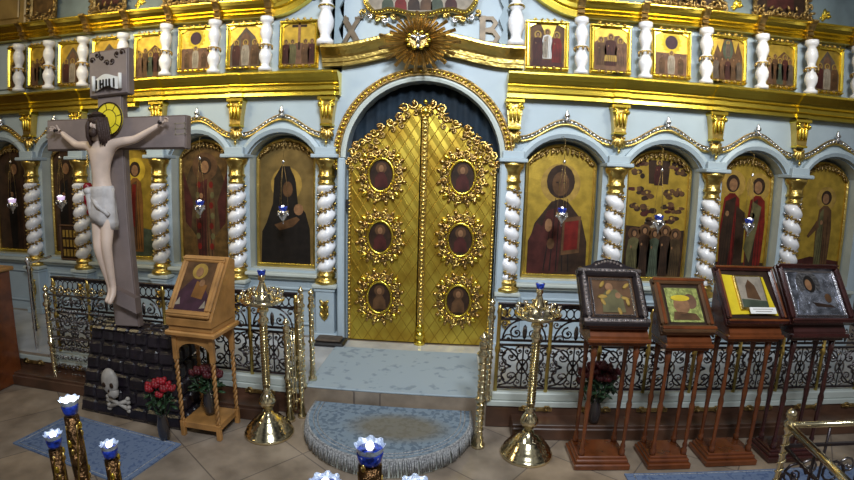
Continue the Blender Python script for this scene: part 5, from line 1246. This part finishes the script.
# face details, hair, beard, crown, loincloth
hc = Vector((.0, by-.085, 2.04))
mb = MB(); Y_ = hc.y-.062
for s_ in (-1, 1): mb.ell((hc.x+s_*.026, Y_+.008, hc.z-.0), (.014, .010, .006), P['umber'], 8, 5)
mb.ell((hc.x, Y_-.004, hc.z-.02), (.010, .018, .026), SKIN, 8, 6); mb.ell((hc.x, Y_+.008, hc.z-.055), (.020, .008, .006), P['maroon'], 8, 5); mb.build('face', CR)
mb = MB(); rnd = random.Random(9)
mb.ell((hc.x, hc.y+.018, hc.z+.035), (.088, .085, .085), HAIR, 14, 10)
for s_ in (-1, 1):
    for k in range(5):
        x = hc.x+s_*(.062+.008*k); mb.tube([(x*1.0-s_*.02, hc.y-.03+.02*k, hc.z+.06), (x, hc.y-.045+.022*k, hc.z-.02), (x+s_*.012, hc.y-.035+.02*k, hc.z-.12), (x+s_*.0, hc.y-.02+.02*k, hc.z-.20-.01*k)], [.018, .024, .020, .006], HAIR, 6)
mb.ell((hc.x, hc.y-.045, hc.z-.085), (.042, .035, .045), HAIR, 10, 8); mb.build('hair_and_beard', CR)
mb = MB()
for ph in (0, 2.1, 4.2): mb.tube([(hc.x+.080*cos(a), hc.y+.012+.080*sin(a), hc.z+.072+.012*sin(4*a+ph)) for a in [2*PI*k/24 for k in range(24)]], .005, P['umber'], 5, True)
mb.build('thorn_crown', CR)
mb = MB(); N = 28; prof = [(.118, 1.44), (.130, 1.41), (.126, 1.34), (.134, 1.24), (.140, 1.13), (.132, 1.06)]
vs = []
for j, (r, z) in enumerate(prof):
    for k in range(N):
        a = 2*PI*k/N; q = 1+.06*sin(a*7+j*.9)*(j > 0); dz = -.05*sin(a+1.2)*(j > 3)
        vs.append((-.025+r*q*cos(a), by-.025+r*.72*q*sin(a), z+dz))
fs = [(j*N+k, j*N+(k+1) % N, (j+1)*N+(k+1) % N, (j+1)*N+k) for j in range(len(prof)-1) for k in range(N)]
mb.add(vs, fs, LOIN, True)
mb.tube([(-.13+.03*k/6, by-.09, 1.41-.05*k) for k in range(7)], [.03, .04, .035, .04, .035, .03, .012], LOIN, 7); mb.ell((-.13, by-.10, 1.40), (.045, .04, .04), LOIN, 8, 6)
mb.tube([(-.14+.24*k/8, by-.115+.02*sin(k), 1.40-.03*k) for k in range(9)], .022, LOIN, 6)
lo = mb.build('loincloth', CR); md = lo.modifiers.new('thickness', 'SOLIDIFY'); md.thickness = .008

# ================================================================== BOUQUETS
def bouquet(loc, sp, n, pm, label, stemh=.45, seed=1, vase=True):
    t = thing('rose_bouquet', label, 'flowers', loc, 'rose bouquets standing on the floor'); rnd = random.Random(seed)
    if vase:
        mb = MB(); mb.lathe([(.045, 0), (.055, .05), (.06, .15), (.045, .24), (.05, .28), (.045, .28)], VASE, n=14); mb.build('vase', t)
    lv = MB()
    for k in range(n):
        a = k*2.4; q = sp*math.sqrt((k+.5)/n); x, y = q*cos(a), q*sin(a)*.7; z = stemh+.28*sp*2*(1-(q/sp)**2)+rnd.uniform(-.03, .03)
        mb = MB(); r = rnd.uniform(.036, .048)
        mb.ell((x, y, z), (r*.6, r*.6, r*.8), pm, 8, 6)
        for j in range(7):
            b = 2*PI*j/7+(j % 2)*.2; rr = r*(.55+.25*(j % 2)); mb.ell((x+rr*cos(b), y+rr*sin(b), z-.005+.012*(j % 2)), (r*.52, r*.52, r*.6), pm, 7, 5)
        mb.build('rose', t)
        lv.tube([(x*.15, y*.15, .2 if vase else .02), (x*.7, y*.7, z*.6), (x, y, z-.03)], .006, LEAF, 4)
        for j in range(3):
            b = rnd.uniform(0, 6.3); lv.ell((x*.8+.05*cos(b), y*.8+.05*sin(b), z-.08-.05*j), (.05, .022, .010), LEAF, 6, 4, Matrix.Rotation(b, 3, 'Z') @ Matrix.Rotation(rnd.uniform(-.8, .8), 3, 'Y'))
    lv.build('stems_and_leaves', t); return t
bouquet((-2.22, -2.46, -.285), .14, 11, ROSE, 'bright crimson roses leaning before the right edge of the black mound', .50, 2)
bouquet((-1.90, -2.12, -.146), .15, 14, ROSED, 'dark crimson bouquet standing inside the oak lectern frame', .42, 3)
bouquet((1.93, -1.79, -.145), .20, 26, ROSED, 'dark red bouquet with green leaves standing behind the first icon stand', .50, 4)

# brown box at the left edge
t = thing('brown_chest', 'plain brown wooden chest at the far left edge of the floor', 'chest', (-5.24, -1.95, -.30))
mb = MB(); mb.box((0, 0, .70), (.95, .42, 1.40), MAHOG, .015); mb.build('body', t)
mb = MB(); mb.box((0, 0, 1.42), (1.02, .48, .05), OAK, .012); mb.build('lid', t)
mb = MB()
for sx in (-.23, .23): frame(mb, sx-.20, sx+.20, .12, 1.28, -.215, .04, .02, MAHOG)
mb.build('front_panels', t)

# ================================================================== FOREGROUND CANDLES
def candle(x, y, z, label, bright, z0=.62, r=.026):
    H = z-z0-.030
    t = thing('lamp_candle', label, 'candle', (x, y, z0), 'tall embossed lamp candles in the foreground')
    mb = MB(); mb.lathe([(r, 0), (r, H-.03)], EMB, n=18); mb.build('embossed_tube', t)
    mb = MB()
    for k in range(int(H/.045)):
        a = k*1.9; zc = .03+.045*k
        mb.ell((r*cos(a), r*sin(a), zc), (.006, .006, .012), GOLDB, 6, 4)
        mb.ell((r*cos(a+2.1), r*sin(a+2.1), zc+.02), (.005, .005, .010), GOLD, 6, 4)
    for k in range(4): a = PI/2*k+.4; mb.tube([(r*1.02*cos(a+z_*6), r*1.02*sin(a+z_*6), z_) for z_ in [H*j/60 for j in range(58)]], .0022, GOLD, 4)
    mb.build('gilt_relief', t)
    mb = MB(); N = 16; pr = [(r*.95, H-.020), (r, H-.014), (r+.003, H), (r+.001, H+.008)]
    mb.lathe(pr, BLUEG, n=N); mb.build('blue_cup', t)
    mb = MB(); vs = []
    for i, (rr, zz) in enumerate([(r+.001, H+.004), (r+.003, H+.011), (r+.005, H+.018)]):
        for k in range(N*2):
            a = PI*k/N; q = rr*(1+(.05*i if k % 4 < 2 else 0)); vs.append((q*cos(a), q*sin(a), zz+(.002*i if k % 4 < 2 else 0)))
    n2 = N*2; fs = [(i*n2+k, i*n2+(k+1) % n2, (i+1)*n2+(k+1) % n2, (i+1)*n2+k) for i in range(2) for k in range(n2)]+[tuple(range(n2))]
    mb.add(vs, fs, CLEARG)
    mb.build('crown_glass', t)
    mb = MB(); mb.ell((0, 0, H+.016), ((r, r, .009) if bright == 2 else (.009, .009, .010)), FLAME, 10, 6); mb.build('flame', t)
    return t
CD = [(-.495, -5.183, 1.635, 2, 'tallest of the three lamp candles at bottom left, with a glowing white cup'), (-.628, -5.132, 1.486, 1, 'leftmost of the three lamp candles at bottom left'), (-.451, -5.113, 1.474, 1, 'right one of the three lamp candles at bottom left, bright blue cup'),
      (.318, -5.266, 1.669, 0, 'lamp candle with blue crown glass at bottom centre, in front of the half-round step'), (.238, -5.322, 1.615-.0, 1, 'low blue lamp cup just left of the bottom centre candle'), (.414, -5.295, 1.607, 1, 'low blue lamp cup just right of the bottom centre candle')]
for i, (x, y, z, b, l_) in enumerate(CD): candle(x, y, z-(.004 if i > 3 else 0), l_, b, r=.019 if i < 3 else .025)
for cx, l_ in ((-.52, 'brass tray stand carrying the three left lamp candles'), (.32, 'brass tray stand carrying the centre lamp candles')):
    cy = -5.14 if cx < 0 else -5.30
    t = thing('lamp_tray_stand', l_, 'candle stand', (cx, cy, -.30), 'brass tray stands near the camera')
    mb = MB(); mb.lathe([(.20, 0), (.20, .03), (.10, .06), (.04, .10), (.03, .15), (.03, .86), (.08, .88)], BRASS, n=20); mb.build('stem', t)
    mb = MB(); mb.lathe([(.08, .88), (.17, .89), (.18, .92), (.17, .92)], BRASS, n=24); mb.build('tray', t)
